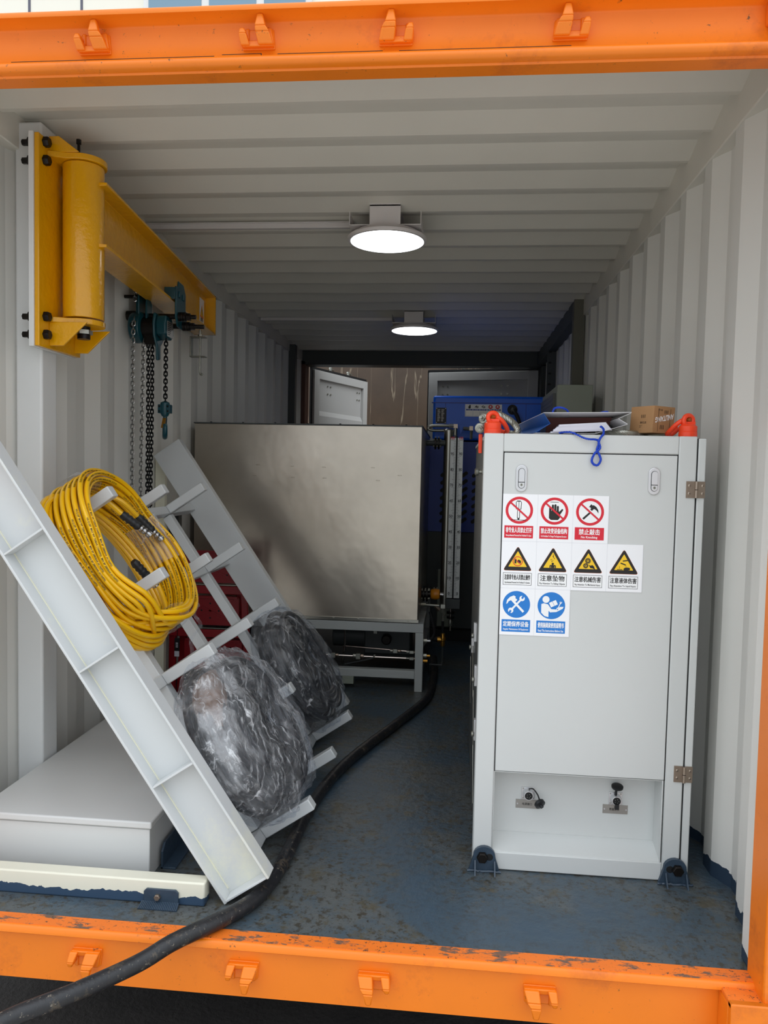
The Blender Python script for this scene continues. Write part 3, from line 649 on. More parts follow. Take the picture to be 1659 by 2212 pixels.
def ic_liquid(mb, x, z, y, y2, k):
    poly(mb, (x, z), rect(-.9, .15, .35, .42), y, m_sblk, k, rot=-.35); poly(mb, (x, z), rect(-.1, .95, 1.0, 1.2), y, m_sblk, k, rot=.15)
    poly(mb, (x, z), rect(-1.5, -1.0, -.3, -.85), y, m_sblk, k)
    for a, b in ((-.95, -.3), (-.95, -.6), (.35, .15), (.5, -.1)): poly(mb, (x, z), rect(a-.06, b-.1, a+.06, b+.1), y, m_sblk, k)
    poly(mb, (x, z), [(-.1, -.95), (.1, -.55), (.5, -.4), (1.2, -.45), (1.4, -.55), (1.4, -1.0), (.3, -1.15)], y, m_sblk, k)
def wrench(mb, c, y, m, k, rot, bgm=None):
    poly(mb, c, rect(-.90, -.11, .90, .11), y, m, k, rot)
    for s_ in (1, -1):
        cc = (c[0]+k*.98*s_*cos(rot), c[1]+k*.98*s_*sin(rot)); disc(mb, cc, k*.32, y, m, 20); poly(mb, cc, rect(-.02*k if s_ > 0 else -.36*k, -.12*k, .36*k if s_ > 0 else .02*k, .12*k), y, bgm or m_sblue, 1., rot+.25)
def ic_tools(mb, x, z, y, y2, k):
    wrench(mb, (x, z), y, m_swht, k*.98, pi/4+.06)
    poly(mb, (x, z), rect(-.75, -.13, 1.2, .13), y2, m_swht, k, rot=-.80); poly(mb, (x-.013, z+.013), [(-.72, -.50), (-.62, .0), (-.28, .38), (.18, .58), (.42, .44), (.38, .25), (.62, .06), (.44, -.18), (.12, -.1), (-.16, -.02), (-.44, -.18), (-.56, -.42)], y2, m_swht, k*.95)
def ic_read(mb, x, z, y, y2, k):
    disc(mb, (x-.0165, z+.0185), .0105, y, m_swht, 24)
    poly(mb, (x, z), [(-1.15, .16), (-.85, .26), (-.45, .16), (-.30, -.10), (-.30, -1.35), (-.75, -1.25), (-1.15, -.85)], y, m_swht, k); poly(mb, (x, z), [(-.75, .05), (-.42, .18), (.02, -.42), (.10, -.72), (-.10, -.80), (-.28, -.62)], y, m_swht, k); poly(mb, (x, z), [(-.10, -.78), (.60, -.72), (1.30, -.32), (1.42, -.08), (1.0, -.10), (.55, -.42), (.0, -.40)], y, m_swht, k)
    poly(mb, (x+.006, z+.0065), rect(-.50, -.36, .50, .36), y2, m_sblue, k, rot=.45); poly(mb, (x+.006, z+.0065), rect(-.43, -.29, -.02, .29), y2, m_swht, k, rot=.45); poly(mb, (x+.006, z+.0065), rect(.02, -.29, .43, .29), y2, m_swht, k, rot=.45); wrench(mb, (x+.0235, z+.001), y2, m_swht, k*.42, 1.15)
cn_label = {(0, 0): 'sign with crossed-out screwdriver', (1, 0): 'sign with crossed-out hand', (2, 0): 'sign with crossed-out hammer', (0, 1): 'yellow triangle sign, no unskilled operation',
            (1, 1): 'yellow triangle sign, falling objects', (2, 1): 'yellow triangle sign, gears', (3, 1): 'yellow triangle sign, liquid injury', (0, 2): 'blue sign with hammer and wrench', (1, 2): 'blue sign with reader and manual'}
sign(0, 0, 'ban', '非专业人员禁止打开', 'Non-professional Personnel Are Prohibited To Open', ic_driver)
sign(1, 0, 'ban', '禁止改变设备结构', 'It Is Forbidden To Change The Equipment Structure', ic_hand)
sign(2, 0, 'ban', '禁止敲击', 'No Knocking', ic_hammer)
sign(0, 1, 'warn', '注意非专业人员禁止操作', 'Unprofessional Personnel Are Prohibited To Operate', ic_nohand)
sign(1, 1, 'warn', '注意坠物', 'Pay Attention To Falling Objects', ic_fall)
sign(2, 1, 'warn', '注意机械伤害', 'Pay Attention To Mechanical Injury', ic_gear)
sign(3, 1, 'warn', '注意液体伤害', 'Pay Attention To Liquid Injury', ic_liquid)
sign(0, 2, 'do', '定期保养设备', 'Regular Maintenance Of Equipment', ic_tools)
sign(1, 2, 'do', '使用前阅读使用说明书', 'Read The Instructions Before Use', ic_read)
# deck brackets that bolt the cabinet down
for bx, nm, s_ in ((.124, 'left', 1), (.697, 'right', -1)):
    t = thing('deck_bracket', 'navy rounded bracket with black hex bolt at cabinet foot, %s' % ('aisle side' if s_ > 0 else 'wall side'), 'bracket', (bx, CY0-.02, 0)); y = CY0-.001
    mb = MB(); P = [(-.048, 0), (.048, 0), (.034, .045)]+[(.034*cos(a), .048+.030*sin(a)) for a in [pi*i/10 for i in range(1, 10)]]+[(-.034, .045)]
    mb.prism(P, (bx, y, 0), X3, Z3, V(0, -.012, 0), m_navy)
    mb.cyl((bx+.016*s_, y-.0118, .046), (bx+.016*s_, y-.0128, .046), .011, m_black, 14); mb.build('plate', t, bevel=.002)
    mb = MB(); mb.hexbolt((bx-.006*s_, y-.012, .046), (0, -1, 0), .0175, .014, m_bolt, False); mb.build('hex_bolt', t, bevel=.001)
    for a in (-.030, .030):
        mb = MB(); mb.prism([(0, 0), (-.03, 0), (-.004, .036), (0, .036)], (bx+a, y-.012, 0), Y3, Z3, V(.004, 0, 0), m_navy); mb.build('gusset', t)
    mb = MB(); mb.tube([(bx-.052+.0065*i, y-.014-.004*random.random(), .002+.002*random.random()) for i in range(17)], .004, m_navy, 6); mb.build('weld_bead', t)

# ================================================================== ON TOP OF THE CABINET
# wire rope slings
t = thing('wire_rope_sling', 'thick twisted steel wire rope with bolted clamps behind left lifting eye', 'wire rope', (.15, .6, CT))
mb = MB(); rope(mb, spline([(.085, .56, CT+.045), (.115, .60, CT+.072), (.150, .60, CT+.068), (.185, .58, CT+.045), (.200, .56, CT+.020), (.192, .56, CT+.008), (.16, .60, CT+.01), (.12, .66, CT+.012), (.2, .78, CT+.012), (.35, .70, CT+.012)], 8), .0105, m_zinc, 6, .06, 6); mb.build('rope', t)
for p, a in (((.092, .54, CT+.052), (-.4, -.8, .1)), ((.078, .50, CT+.022), (-.1, -.9, -.3))):
    mb = MB(); mb.lathe(p, a, [(.013, 0), (.0165, .004), (.0165, .010), (.012, .012)], m_zinc, 20); q = V(*p)+V(*a).normalized()*.012
    mb.lathe(q, a, [(.011, 0), (.011, .009)], m_zinc, 6); mb.cyl(q+V(*a).normalized()*.009, q+V(*a).normalized()*.020, .0058, m_zinc, 12); mb.build('clamp_bolt', t, bevel=.001)
mb = MB(); mb.prism([(0, 0), (.030, .0), (.016, -.052), (.004, -.062)], (.074, .50, CT+.002), (0, .6, 0), Z3, V(.012, 0, 0), m_shk); mb.build('ferrule', t, bevel=.002)['label'] = 'orange red strap end hanging over the side'
t = thing('wire_rope_sling', 'loose twisted steel wire rope lying beneath the cardboard carton and paper bag', 'wire rope', (.5, .55, CT))
mb = MB(); rope(mb, spline([(.40, .60, CT+.010), (.44, .50, CT+.012), (.50, .475, CT+.011), (.56, .50, CT+.010), (.62, .60, CT+.010), (.69, .62, CT+.02)], 8), .0095, m_zinc, 6, .05, 6); mb.build('rope', t)
for p, a in (((.735, .56, CT+.010), (.3, -.9, -.3)), ((.728, .56, CT+.030), (.2, -.9, 0))):
    mb = MB(); mb.lathe(p, a, [(.010, 0), (.013, .004), (.013, .012), (.007, .014), (.007, .026)], m_zinc, 14); mb.build('clamp_bolt', t)
# paper bag lying on its side
t = thing('paper_bag', 'blue and white paper carrier bag lying on its side holding papers', 'bag', (.38, .6, CT))
def quads(name, L, par, th=.0012, mo=None):
    mb = MB()
    for A, m in L:
        A = [V(*a) for a in A]; n = (A[1]-A[0]).cross(A[2]-A[0]).normalized()*th
        mb.add([a for a in A]+[a+n for a in A], [tuple(range(len(A)-1, -1, -1)), tuple(range(len(A), 2*len(A)))]+[(i, (i+1) % len(A), len(A)+(i+1) % len(A), len(A)+i) for i in range(len(A))], m)
    return mb.build(name, par, smooth=False)
zT = CT
quads('bottom_sheet', [([(.245, .44, zT+.004), (.42, .43, zT+.004), (.42, .80, zT+.004), (.215, .80, zT+.004)], m_bagwhite), ([(.42, .43, zT+.004), (.522, .46, zT+.036), (.50, .80, zT+.02), (.42, .80, zT+.004)], m_bagwhite)], t)
quads('top_sheet', [([(.268, .45, zT+.067), (.530, .45, zT+.072), (.50, .80, zT+.062), (.215, .80, zT+.050)], m_bagwhite)], t)
g1 = quads('side_gusset', [([(.268, .45, zT+.066), (.215, .80, zT+.05), (.235, .80, zT+.030), (.292, .47, zT+.036)], m_bagblue), ([(.292, .47, zT+.036), (.235, .80, zT+.030), (.205, .80, zT+.006), (.245, .44, zT+.006)], m_bagblue)], t); g1['label'] = 'blue folded end of the bag'
quads('side_gusset', [([(.530, .45, zT+.070), (.50, .80, zT+.06), (.47, .80, zT+.045), (.497, .47, zT+.054)], m_bagwhite), ([(.497, .47, zT+.054), (.47, .80, zT+.045), (.50, .80, zT+.02), (.522, .46, zT+.038)], m_bagwhite)], t)
quads('lining', [([(.290, .56, zT+.060), (.495, .56, zT+.064), (.480, .575, zT+.012), (.290, .575, zT+.008)], m_maroon)], t)
mb = MB(); rope(mb, spline([(.300, .50, zT+.068), (.305, .49, zT+.084), (.325, .49, zT+.087), (.345, .50, zT+.080), (.352, .52, zT+.068)], 8), .0035, m_cord, 3, .014, 6); mb.build('cord_handle', t)
mb = MB(); rope(mb, spline([(.44, .51, zT+.070), (.455, .51, zT+.076), (.47, .51, zT+.077), (.48, .52, zT+.070)], 6), .0032, m_cord, 3, .014, 6); mb.build('cord_handle', t)
mb = MB(); yb_ = .388
rope(mb, spline([(.315, .44, zT+.006), (.345, .40, zT+.006), (.385, yb_, zT-.012), (.420, yb_, zT-.016), (.424, yb_, zT-.03), (.420, yb_, zT-.045), (.428, yb_+.002, zT-.060), (.432, yb_, zT-.075), (.424, yb_, zT-.090), (.412, yb_, zT-.088), (.406, yb_, zT-.076), (.414, yb_, zT-.056), (.428, yb_-.004, zT-.040), (.424, yb_-.004, zT-.022), (.430, yb_, zT-.008), (.440, .40, zT+.004), (.444, .43, zT+.020), (.440, .45, zT+.028)], 8), .0037, m_cord, 3, .013, 6)
mb.build('cord_handle', t)
tt = thing('document_bundle', 'loose white sheets of paper tucked inside the open paper bag', 'papers', (.39, .5, CT+.01))
for i in range(7):
    mb = MB(); z = zT+.0075+i*.0038; a = .290+i*.004+random.random()*.006; b = .478-i*.003; z = zT+.0075+i*.0036
    mb.add([(a, .455+.008*random.random(), z), (b, .47, z+.010), (b-.01, .553, z+.010), (a+.006, .553, z)], [(0, 1, 2, 3)], m_paper); mb.add([v+V(0, 0, .0035) for v in mb.v[:4]], [(0, 1, 2, 3)], m_paper)
    mb.add(mb.v[:8], [(0, 1, 5, 4), (1, 2, 6, 5), (2, 3, 7, 6), (3, 0, 4, 7)], m_paper); mb.build('sheet', tt, smooth=False)
# cardboard carton, turned a little
t = thing('cardboard_carton', 'small brown cardboard carton with white handwriting beside the right lifting eye', 'box', (.61, .52, CT))
an = math.radians(38); bx_ = V(cos(an), sin(an), 0.); by_ = V(-sin(an), cos(an), 0.); O_ = V(.594, .455, CT+.0125)
tl = V(.05, .0, 1).normalized()
def CP(a, b, c): return O_+bx_*a+by_*b+tl*c
mb = MB(); L1, L2, Hc_ = .100, .085, .082
mb.add([CP(a, b, c) for c in (0, Hc_) for a, b in ((0, 0), (L1, 0), (L1, L2), (0, L2))], [(3, 2, 1, 0), (4, 5, 6, 7), (0, 1, 5, 4), (1, 2, 6, 5), (2, 3, 7, 6), (3, 0, 4, 7)], m_card)
mb.build('carton_body', t, bevel=.001)
mb = MB(); n_ = -by_*.0006
text(mb, 'ANLITANG', CP(.052, 0, .046)+n_, -(bx_*.985+tl*.17).normalized(), -tl, .088, .017, m_swht, .03)
text(mb, '重庆 五金', CP(.03, 0, .070)+n_, -bx_, -tl, .020, .006, m_sblk)
for q in range(3): mb.prism(rect(0, 0, .0015, .013), CP(.034+q*.007, 0, .012)+n_, bx_, tl, n_, m_sblk); mb.prism(rect(0, 0, .0015, .010), CP(.050+q*.007, 0, .060)+n_, bx_, tl, n_, m_sblk)
mb.prism(rect(0, 0, .001, .07), CP(.022, 0, .005)+n_, bx_, tl, n_*.5, m_sblk); mb.prism(rect(0, 0, .001, .07), CP(.078, 0, .005)+n_, bx_, tl, n_*.5, m_sblk)
n2 = -bx_*.0006
for q in range(3): mb.prism(rect(0, 0, .0014, .010), CP(0, .030+q*.006, .046)+n2, by_, tl, n2, m_sblk)
text(mb, '重庆五金', CP(0, .036, .032)+n2, -by_, tl, .022, .007, m_sblk); text(mb, '工厂', CP(0, .044, .02)+n2, -by_, tl, .012, .007, m_sblk)
mb.build('printing', t, smooth=False)

# ================================================================== HOSE RACK (left), leaning frame
AL = .974; RO = V(-.612, .111, 0); EU = V(-cos(AL), 0, sin(AL)); EW = V(sin(AL), 0, cos(AL))
def RK(u, v, w): return RO+EU*u+Y3*v+EW*w
rack = thing('hose_rack', 'leaning white steel hose rack with channel sides and rows of pegs', 'rack', (-.65, .95, 0))
def rbox(mb, u0, u1, v0, v1, w0, w1, m=None): mb.obox(RK((u0+u1)/2, (v0+v1)/2, (w0+w1)/2), (EU, Y3, EW), ((u1-u0)/2, (v1-v0)/2, (w1-w0)/2), m or m_white)
Wc = .154
for nm, vw, vf, L_ in (('near', .050, -.004, 1.575), ('far', 1.597, 1.640, 1.55)):
    mb = MB(); v0, v1 = min(vw, vf), max(vw, vf)
    mm_ = m_whitep if nm == 'near' else m_white; rbox(mb, 0, L_, vw-.004, vw+.004, 0, Wc, mm_); rbox(mb, 0, L_, v0, v1, Wc-.008, Wc, mm_); rbox(mb, 0, L_, v0, v1, 0, .008, mm_)
    ch = mb.build('side_channel', rack, bevel=.0022); ch['label'] = '%s channel of the rack' % nm
    for u in (0.002, .383, .769, 1.165):
        mb = MB(); rbox(mb, u, u+.006, v0+.002, v1-.004, .008, Wc-.008); mb.build('stiffener', ch, bevel=.001)
    if nm == 'near':
        mb = MB(); rbox(mb, .02, 1.56, .0435, .0465, .0080, .0105, m_beige); mb.build('sealant_line', ch)['label'] = 'cream sealant line'
for u in (1.232, .915, .618, .315, .017):
    mb = MB(); rbox(mb, u-.020, u+.020, .054, 1.593, -.007, .033); mb.build('rung', rack, bevel=.003)
for v in (.373, .825, 1.281):
    mb = MB()
    rbox(mb, .04, 1.21, v-.020, v+.020, -.012, .029); mb.build('stringer', rack, bevel=.003)
    for u in (1.232, .915, .618, .315, .017):
        mb = MB(); rbox(mb, u-.020, u+.020, v-.020, v+.020, .033, .226 if not (u == .315 and v != .825) else .14); mb.build('peg', rack, bevel=.0035)
mb = MB(); mb.box((-1.512, 1.80, 0), (-1.462, 1.832, 1.27), m_beige); mb.build('support_post', rack, bevel=.002)['label'] = 'cream upright behind the far channel'
# cream painted base rail the rack is welded to, with its bolted bracket
t = thing('base_rail', 'cream painted steel rail on the deck, its lower half brushed blue', 'rail', (-1.0, .12, 0))
mb = MB(); mb.box((-1.50, .09, 0), (-.664, .136, .068), m_sill); mb.build('rail', t, bevel=.005, seg=3)
t = thing('rail_bracket', 'small navy bolted plate fixing the cream rail to the deck', 'bracket', (-.787, .08, 0))
mb = MB(); mb.prism([(-.050, .004), (.050, .004), (.050, .038), (.042, .046), (-.042, .046), (-.050, .038)], (-.787, .089, 0), X3, Z3, V(0, -.006, 0), m_navy); mb.build('plate', t, bevel=.001)
mb = MB(); mb.hexbolt((-.796, .083, .025), (0, -1, 0), .0095, .009, m_nickel, False); mb.build('hex_bolt', t, bevel=.0006)
mb = MB()
for i in range(22): mb.cyl((-.840+i*.0049, .083, .010), (-.842+i*.0051, .058, .001), .0032, m_navy, 6)
mb.build('weld_bead', t)
# low chest
t = thing('storage_chest', 'low light grey steel chest with flat lid behind the cream rail', 'chest', (-1.14, .7, 0))
mb = MB(); mb.box((-1.42, .208, 0), (-.872, 1.22, .152), m_boxgrey); mb.build('body', t, bevel=.003)
mb = MB(); mb.box((-1.42, .199, .156), (-.864, 1.23, .178), m_boxgrey); mb.build('lid', t, bevel=.005, seg=3)
mb = MB(); mb.box((-1.415, .212, .152), (-.876, 1.215, .156), m_black); mb.build('lid_seal', t)
mb = MB(); mb.prism([(0, 0), (.20, 0), (.20, .062), (.18, .075), (.02, .075), (0, .055)], (-.862, .27, 0), Y3, Z3, V(.007, 0, 0), m_navy); mb.box((-.862, .27, 0), (-.815, .47, .006), m_navy)
single(mb, 'angle_bracket', 'navy angle bracket standing on the deck beside the low chest', 'bracket', (-.85, .37, 0), bevel=.001)

# ---- yellow hose coil
coil = thing('hose_coil', 'coil of yellow high pressure hose hanging on the rack pegs', 'hose', tuple(RK(1.06, .44, .1)))
UC, VC = 1.045, .415; NT = 22; RH = .0083
random.seed(11)
slots = []
for layer in range(3):
    for k in range(7): slots.append((-.019*layer+.004*random.random(), -.062+k*.0185+.009*(layer % 2)+.003*random.random()))
random.shuffle(slots)
def hosep(turn, ph):
    """point on the hose: turn index + phase along that turn"""
    s0 = slots[int(turn) % len(slots)]; s1 = slots[int(turn+1) % len(slots)]; e = max(0, (ph-.86)/.14); e = e*e*(3-2*e)
    dr = s0[0]*(1-e)+s1[0]*e; dw = s0[1]*(1-e)+s1[1]*e; a = 2*pi*ph-2.2
    sag = .004*sin(2*a+turn*1.3)+.003*sin(3*a+turn)
    squeeze = 1-.38*math.exp(-((math.atan2(sin(a-4.5), cos(a-4.5)))/.35)**2)-.25*math.exp(-((math.atan2(sin(a-1.2), cos(a-1.2)))/.35)**2)
    R = .284+dr+sag*.5
    return RK(UC+(R+.006)*cos(a), VC+R*.93*sin(a), .128+dw*squeeze*1.25+sag*.6)
pts = [hosep(i//72, (i % 72)/72) for i in range(72*NT)]
mb = MB(); mb.tube(pts, RH, m_hose, 10); mb.build('hose', coil)
# second, looser bight hanging behind the near channel
mb = MB()
for k in range(5):
    q = []
    for i in range(60):
        a = 2*pi*i/60; R = .255+.012*sin(2*a+k); q.append(RK(UC-.02+R*cos(a)*1.12, VC-.03+R*sin(a)*.93-.010*k, .030+.0155*k-.012*cos(a)))
    mb.tube(q, RH, m_hose, 8, True)
mb.build('hose_bight', coil)
# printing along the hose
mb = MB(); msg = 'HX-Q-2SP  MAX WP 720BAR (10440PSI)  MIN BP 2880BAR (41760PSI)'
camp = V(0, -1.9, 1.23)
vs_, fs_, asp = glyphs(msg, .012, 2)
for turn in range(0, NT-1):
  for ph0, span in ((.02+.013*(turn % 5), .19), (.25+.01*(turn % 4), .19), (.46+.008*(turn % 5), .19), (.66, .19)):
    nS = 60; P_ = [hosep(turn, ph0+span*i/nS) for i in range(nS+1)]; Lx = sum((P_[i+1]-P_[i]).length for i in range(nS)); hgt = .0072
    wid = min(hgt*asp*.95, Lx); out = []
    for a, b in vs_:
        s_ = (.5-a)*wid/Lx*nS; s_ = max(0, min(nS-1e-4, s_)); i = int(s_); p = P_[i].lerp(P_[i+1], s_-i); T = (P_[i+1]-P_[i]).normalized()
        Nn = camp-p; Nn = (Nn-T*Nn.dot(T)).normalized(); B = T.cross(Nn)
        if B.z > 0 and False: B = -B
        th = b*hgt/RH; out.append(p+(Nn*cos(th)+B*sin(th))*(RH+.0004))
    mb.add(out, fs_, m_ink)
mb.build('hose_print', coil, smooth=False)
# end fittings: ribbed sleeve, bright coupling, taped end
def fitting(p, q, nm='end_fitting'):
    p = V(*p); d = (V(*q)-p).normalized(); mb = MB(); L_ = .085
    pr = [(.0105, 0), (.0125, .004)]
    for k in range(4): pr += [(.0135, .010+k*.017), (.0155, .016+k*.017), (.0125, .024+k*.017)]
    mb.lathe(p, d, pr, m_rubber, 16); o = mb.build(nm, coil, ang=50)
    mb = MB(); p2 = p+d*.076; mb.lathe(p2, d, [(.0095, 0), (.0125, .004), (.0125, .010), (.009, .014), (.0125, .018), (.0125, .026), (.008, .030), (.0125, .034), (.0125, .046), (.006, .048)], m_chrome, 14); mb.build('coupling', o, ang=50)
fitting(RK(1.165, .43, .185), RK(1.04, .50, .21)); fitting(RK(1.155, .575, .170), RK(1.02, .64, .18)); fitting(RK(1.00, .36, .16), RK(.86, .45, .15))
mb = MB(); mb.tube(spline([hosep(3, .30), RK(1.25, .39, .16), RK(1.165, .43, .185)], 8), RH, m_hose, 8); mb.build('hose_end', coil)
mb = MB(); mb.tube(spline([hosep(5, .42), RK(1.24, .52, .16), RK(1.155, .575, .170)], 8), RH, m_hose, 8); mb.build('hose_end', coil)
def blobfilm(name, c, ru, rv, rw, par, m, amp=.01, dent=.3, seed=1, nu=96, nv=64, pw=.75, power=2.2):
    """stretch film hull, an oblate skin with crumples, in the rack's frame"""
    from mathutils import noise as NZ
    mb = MB(); vs = []
    for j in range(nv+1):
        ph = -pi/2+pi*j/nv
        for i in range(nu+1):
            th = 2*pi*i/nu; cp = abs(cos(ph))**pw; sp = math.copysign(abs(sin(ph))**.8, sin(ph)); rr = cp
            h = rw*sp*(1-dent*math.exp(-(rr/.35)**2))
            u = ru*rr*math.copysign(abs(cos(th))**(2/power), cos(th)); v = rv*rr*math.copysign(abs(sin(th))**(2/power), sin(th))
            q = V(u*14+seed, v*14, h*14); q2 = V(cos(th)*2.2+seed, sin(th)*2.2, ph*9)
            d = amp*NZ.noise(q)+amp*.8*abs(NZ.noise(q2*1.7))+amp*.35*NZ.noise(q*3.1)
            k = 1+d/max(.05, math.sqrt(u*u+v*v+h*h)); vs.append(RK(c[0]+u*k, c[1]+v*k, c[2]+h*k+d*.6))
    N1 = nu+1; fs = [(j*N1+i, j*N1+i+1, (j+1)*N1+i+1, (j+1)*N1+i) for j in range(nv) for i in range(nu)]
    mb.add(vs, fs, m)
    for k in range(len(vs)): mb.uv[k] = ((k % N1)/nu, (k//N1)/nv)
    o = mb.build(name, par, ang=180); return o
# film bands taped round the yellow coil
for k, (ph, wd) in enumerate(((.33, .10), (.595, .16), (.85, .10))):
    mb = MB(); vs = []; nn = 16; mm = 18
    for j in range(mm):
        a = 2*pi*(ph+wd*(j/(mm-1)-.5)*.7)-2.2; R = .270
        cpt = RK(UC+R*cos(a), VC+R*.93*sin(a), .128); rad = (RK(UC+cos(a), VC+sin(a), 0)-RK(UC, VC, 0)).normalized()
        for i in range(nn+1): t_ = 2*pi*i/nn; jj = 1+.05*random.random(); vs.append(cpt+rad*(.040*cos(t_)*jj)+EW*(.070*sin(t_)*jj))
    fs = [(j*(nn+1)+i, j*(nn+1)+i+1, (j+1)*(nn+1)+i+1, (j+1)*(nn+1)+i) for j in range(mm-1) for i in range(nn)]
    mb.add(vs, fs, m_wrap)
    for q in range(len(vs)): mb.uv[q] = ((q % (nn+1))/nn, (q//(nn+1))/mm)
    mb.build('tape_wrap', coil, ang=180)

# ---- two bundles of black hose in stretch film
def bundle(label, c, ru, rv, rw, seed, m, turns, loose):
    t = thing('wrapped_hose_bundle', label, 'hose bundle', tuple(RK(*c)), 'stretch-wrapped black hose bundles on the rack')
    random.seed(seed); mb = MB()
    for k in range(turns):
        dr = random.uniform(-.10, 0); dw = random.uniform(-.62, .72)*rw; ph = random.random()*6; q = []
        for i in range(64):
            a = 2*pi*i/64; wob = .010*sin(2*a+ph)+loose*sin(3*a+ph*2)
            kk = .88 if abs(dw) > .40*rw else 1.; q.append(RK(c[0]+(ru*kk-.030+dr+wob)*cos(a), c[1]+(rv*kk-.030+dr+wob)*sin(a), c[2]+dw*.8+.006*sin(a*2+ph)))
        mb.tube(q, .0105, m_hose_b, 8, True)
    mb.build('hose', t)
    if seed == 5:   # brown kraft padding at the upper corner
        mb = MB(); q = [RK(c[0]+(ru-.062)*cos(a), c[1]+(rv-.062)*sin(a), c[2]+.030) for a in [-1.15+.95*i/16 for i in range(17)]]; mb.tube(q, lambda t: .024+.030*sin(pi*t), m_kraft, 14); mb.build('kraft_padding', t)['label'] = 'brown padding showing through the film'
    blobfilm('stretch_film', c, ru, rv, rw, t, m, .016, .30, seed)
    return t
bundle('large clear-wrapped black hose bundle on the near pegs, brown padding showing', (.318, .410, .152), .288, .338, .130, 5, m_film, 26, .006)
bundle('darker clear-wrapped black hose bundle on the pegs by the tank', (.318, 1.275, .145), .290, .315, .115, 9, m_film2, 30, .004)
# loose strip of film hanging below the yellow coil
mb = MB(); q = spline([RK(.80, .70, .12), RK(.74, .74, .08)+V(0, 0, -.03), RK(.72, .72, .05)+V(-.02, 0, -.12)], 8); vs = []
for i, p in enumerate(q): vs += [p+V(.012*sin(i), 0, 0), p+V(.012*sin(i)+.012, .01, .004*cos(i*2))]
mb.add(vs, [(2*i, 2*i+1, 2*i+3, 2*i+2) for i in range(len(q)-1)], m_wrap)
for k in range(len(vs)): mb.uv[k] = (k % 2, k/len(vs))
mb.build('film_tail', coil)

# ================================================================== JIB CRANE
jib = thing('jib_crane', 'yellow wall-mounted jib crane arm with round pivot column', 'crane', (-1.40, .61, 1.62))
mb = MB(); mb.box((-1.426, .515, 1.622), (-1.408, .80, 2.325), m_post); mb.build('backing_plate', jib, bevel=.002)['label'] = 'white backing plate behind the yellow one'
mb = MB(); mb.box((-1.408, .520, 1.625), (-1.392, .80, 2.322), m_yel); mb.build('mounting_plate', jib, bevel=.003)
for by in (.556, .777):
    for bz in (2.303, 2.243, 1.727, 1.667):
        mb = MB(); mb.hexbolt((-1.392, by, bz), (1, 0, 0), .0175, .019, m_bolt, False); mb.build('hex_bolt', jib, bevel=.001)
        if by < .6:
            mb = MB(); mb.lathe((-1.427, by, bz), (-1, 0, 0), [(.0175, 0), (.0175, .020), (.014, .022), (.011, .0225), (.011, .042)], m_bolt, 6); mb.build('lock_nut', jib, bevel=.001)
PC = V(-1.312, .668, 0.); AC = V(-1.277, .61, 0.)
mb = MB(); mb.cyl((PC.x, PC.y, 1.738), (PC.x, PC.y, 2.262), .0685, m_yel, 48); mb.build('pivot_column', jib, bevel=.002)
def keyhole(r, n=20): return [(-1.392, PC.y-.098), (PC.x-.02, PC.y-r)]+[(PC.x+r*sin(a), PC.y-r*cos(a)) for a in [pi*i/n for i in range(1, n)]]+[(PC.x-.02, PC.y+r), (-1.392, PC.y+.098)]
mb = MB(); mb.prism(keyhole(.078), (0, 0, 2.264), X3, Y3, V(0, 0, .020), m_yel)
for s_ in (-.085, .085): mb.prism([(0, 0), (.105, 0), (.035, .052), (0, .052)], (-1.392, PC.y+s_, 2.283), X3, Z3, V(0, .008, 0), m_yel)
mb.lathe((PC.x, PC.y, 2.284), (0, 0, 1), [(.028, 0), (.028, .008)], m_bolt, 20)
mb.build('upper_bracket', jib, bevel=.002)
mb = MB(); mb.prism(keyhole(.072), (0, 0, 1.714), X3, Y3, V(0, 0, .018), m_yel)
for s_ in (-.085, .085): mb.prism([(0, 0), (.0, -.080), (.050, -.080), (.135, -.0)], (-1.392, PC.y+s_, 1.715), X3, Z3, V(0, .008, 0), m_yel)
mb.build('lower_bracket', jib, bevel=.002)
mb = MB(); mb.cyl((PC.x, PC.y, 1.671), (PC.x, PC.y, 1.714), .022, m_bolt, 18); mb.lathe((PC.x, PC.y, 1.688), (0, 0, 1), [(.030, 0), (.030, .014)], m_zinc, 6); mb.build('pivot_nut', jib)
mb = MB(); mb.cyl((PC.x+.005, PC.y-.045, 2.284), (PC.x+.005, PC.y-.045, 2.324), .005, m_bolt, 12); mb.cyl((PC.x+.005, PC.y-.045, 2.324), (PC.x+.005, PC.y-.045, 2.338), .0085, m_bolt, 14)
mb.build('grease_screw', jib)
mb = MB(); mb.cyl((PC.x+.045, PC.y-.01, 2.284), (PC.x+.045, PC.y-.01, 2.294), .009, m_bolt, 6); mb.build('cap_screw', jib)
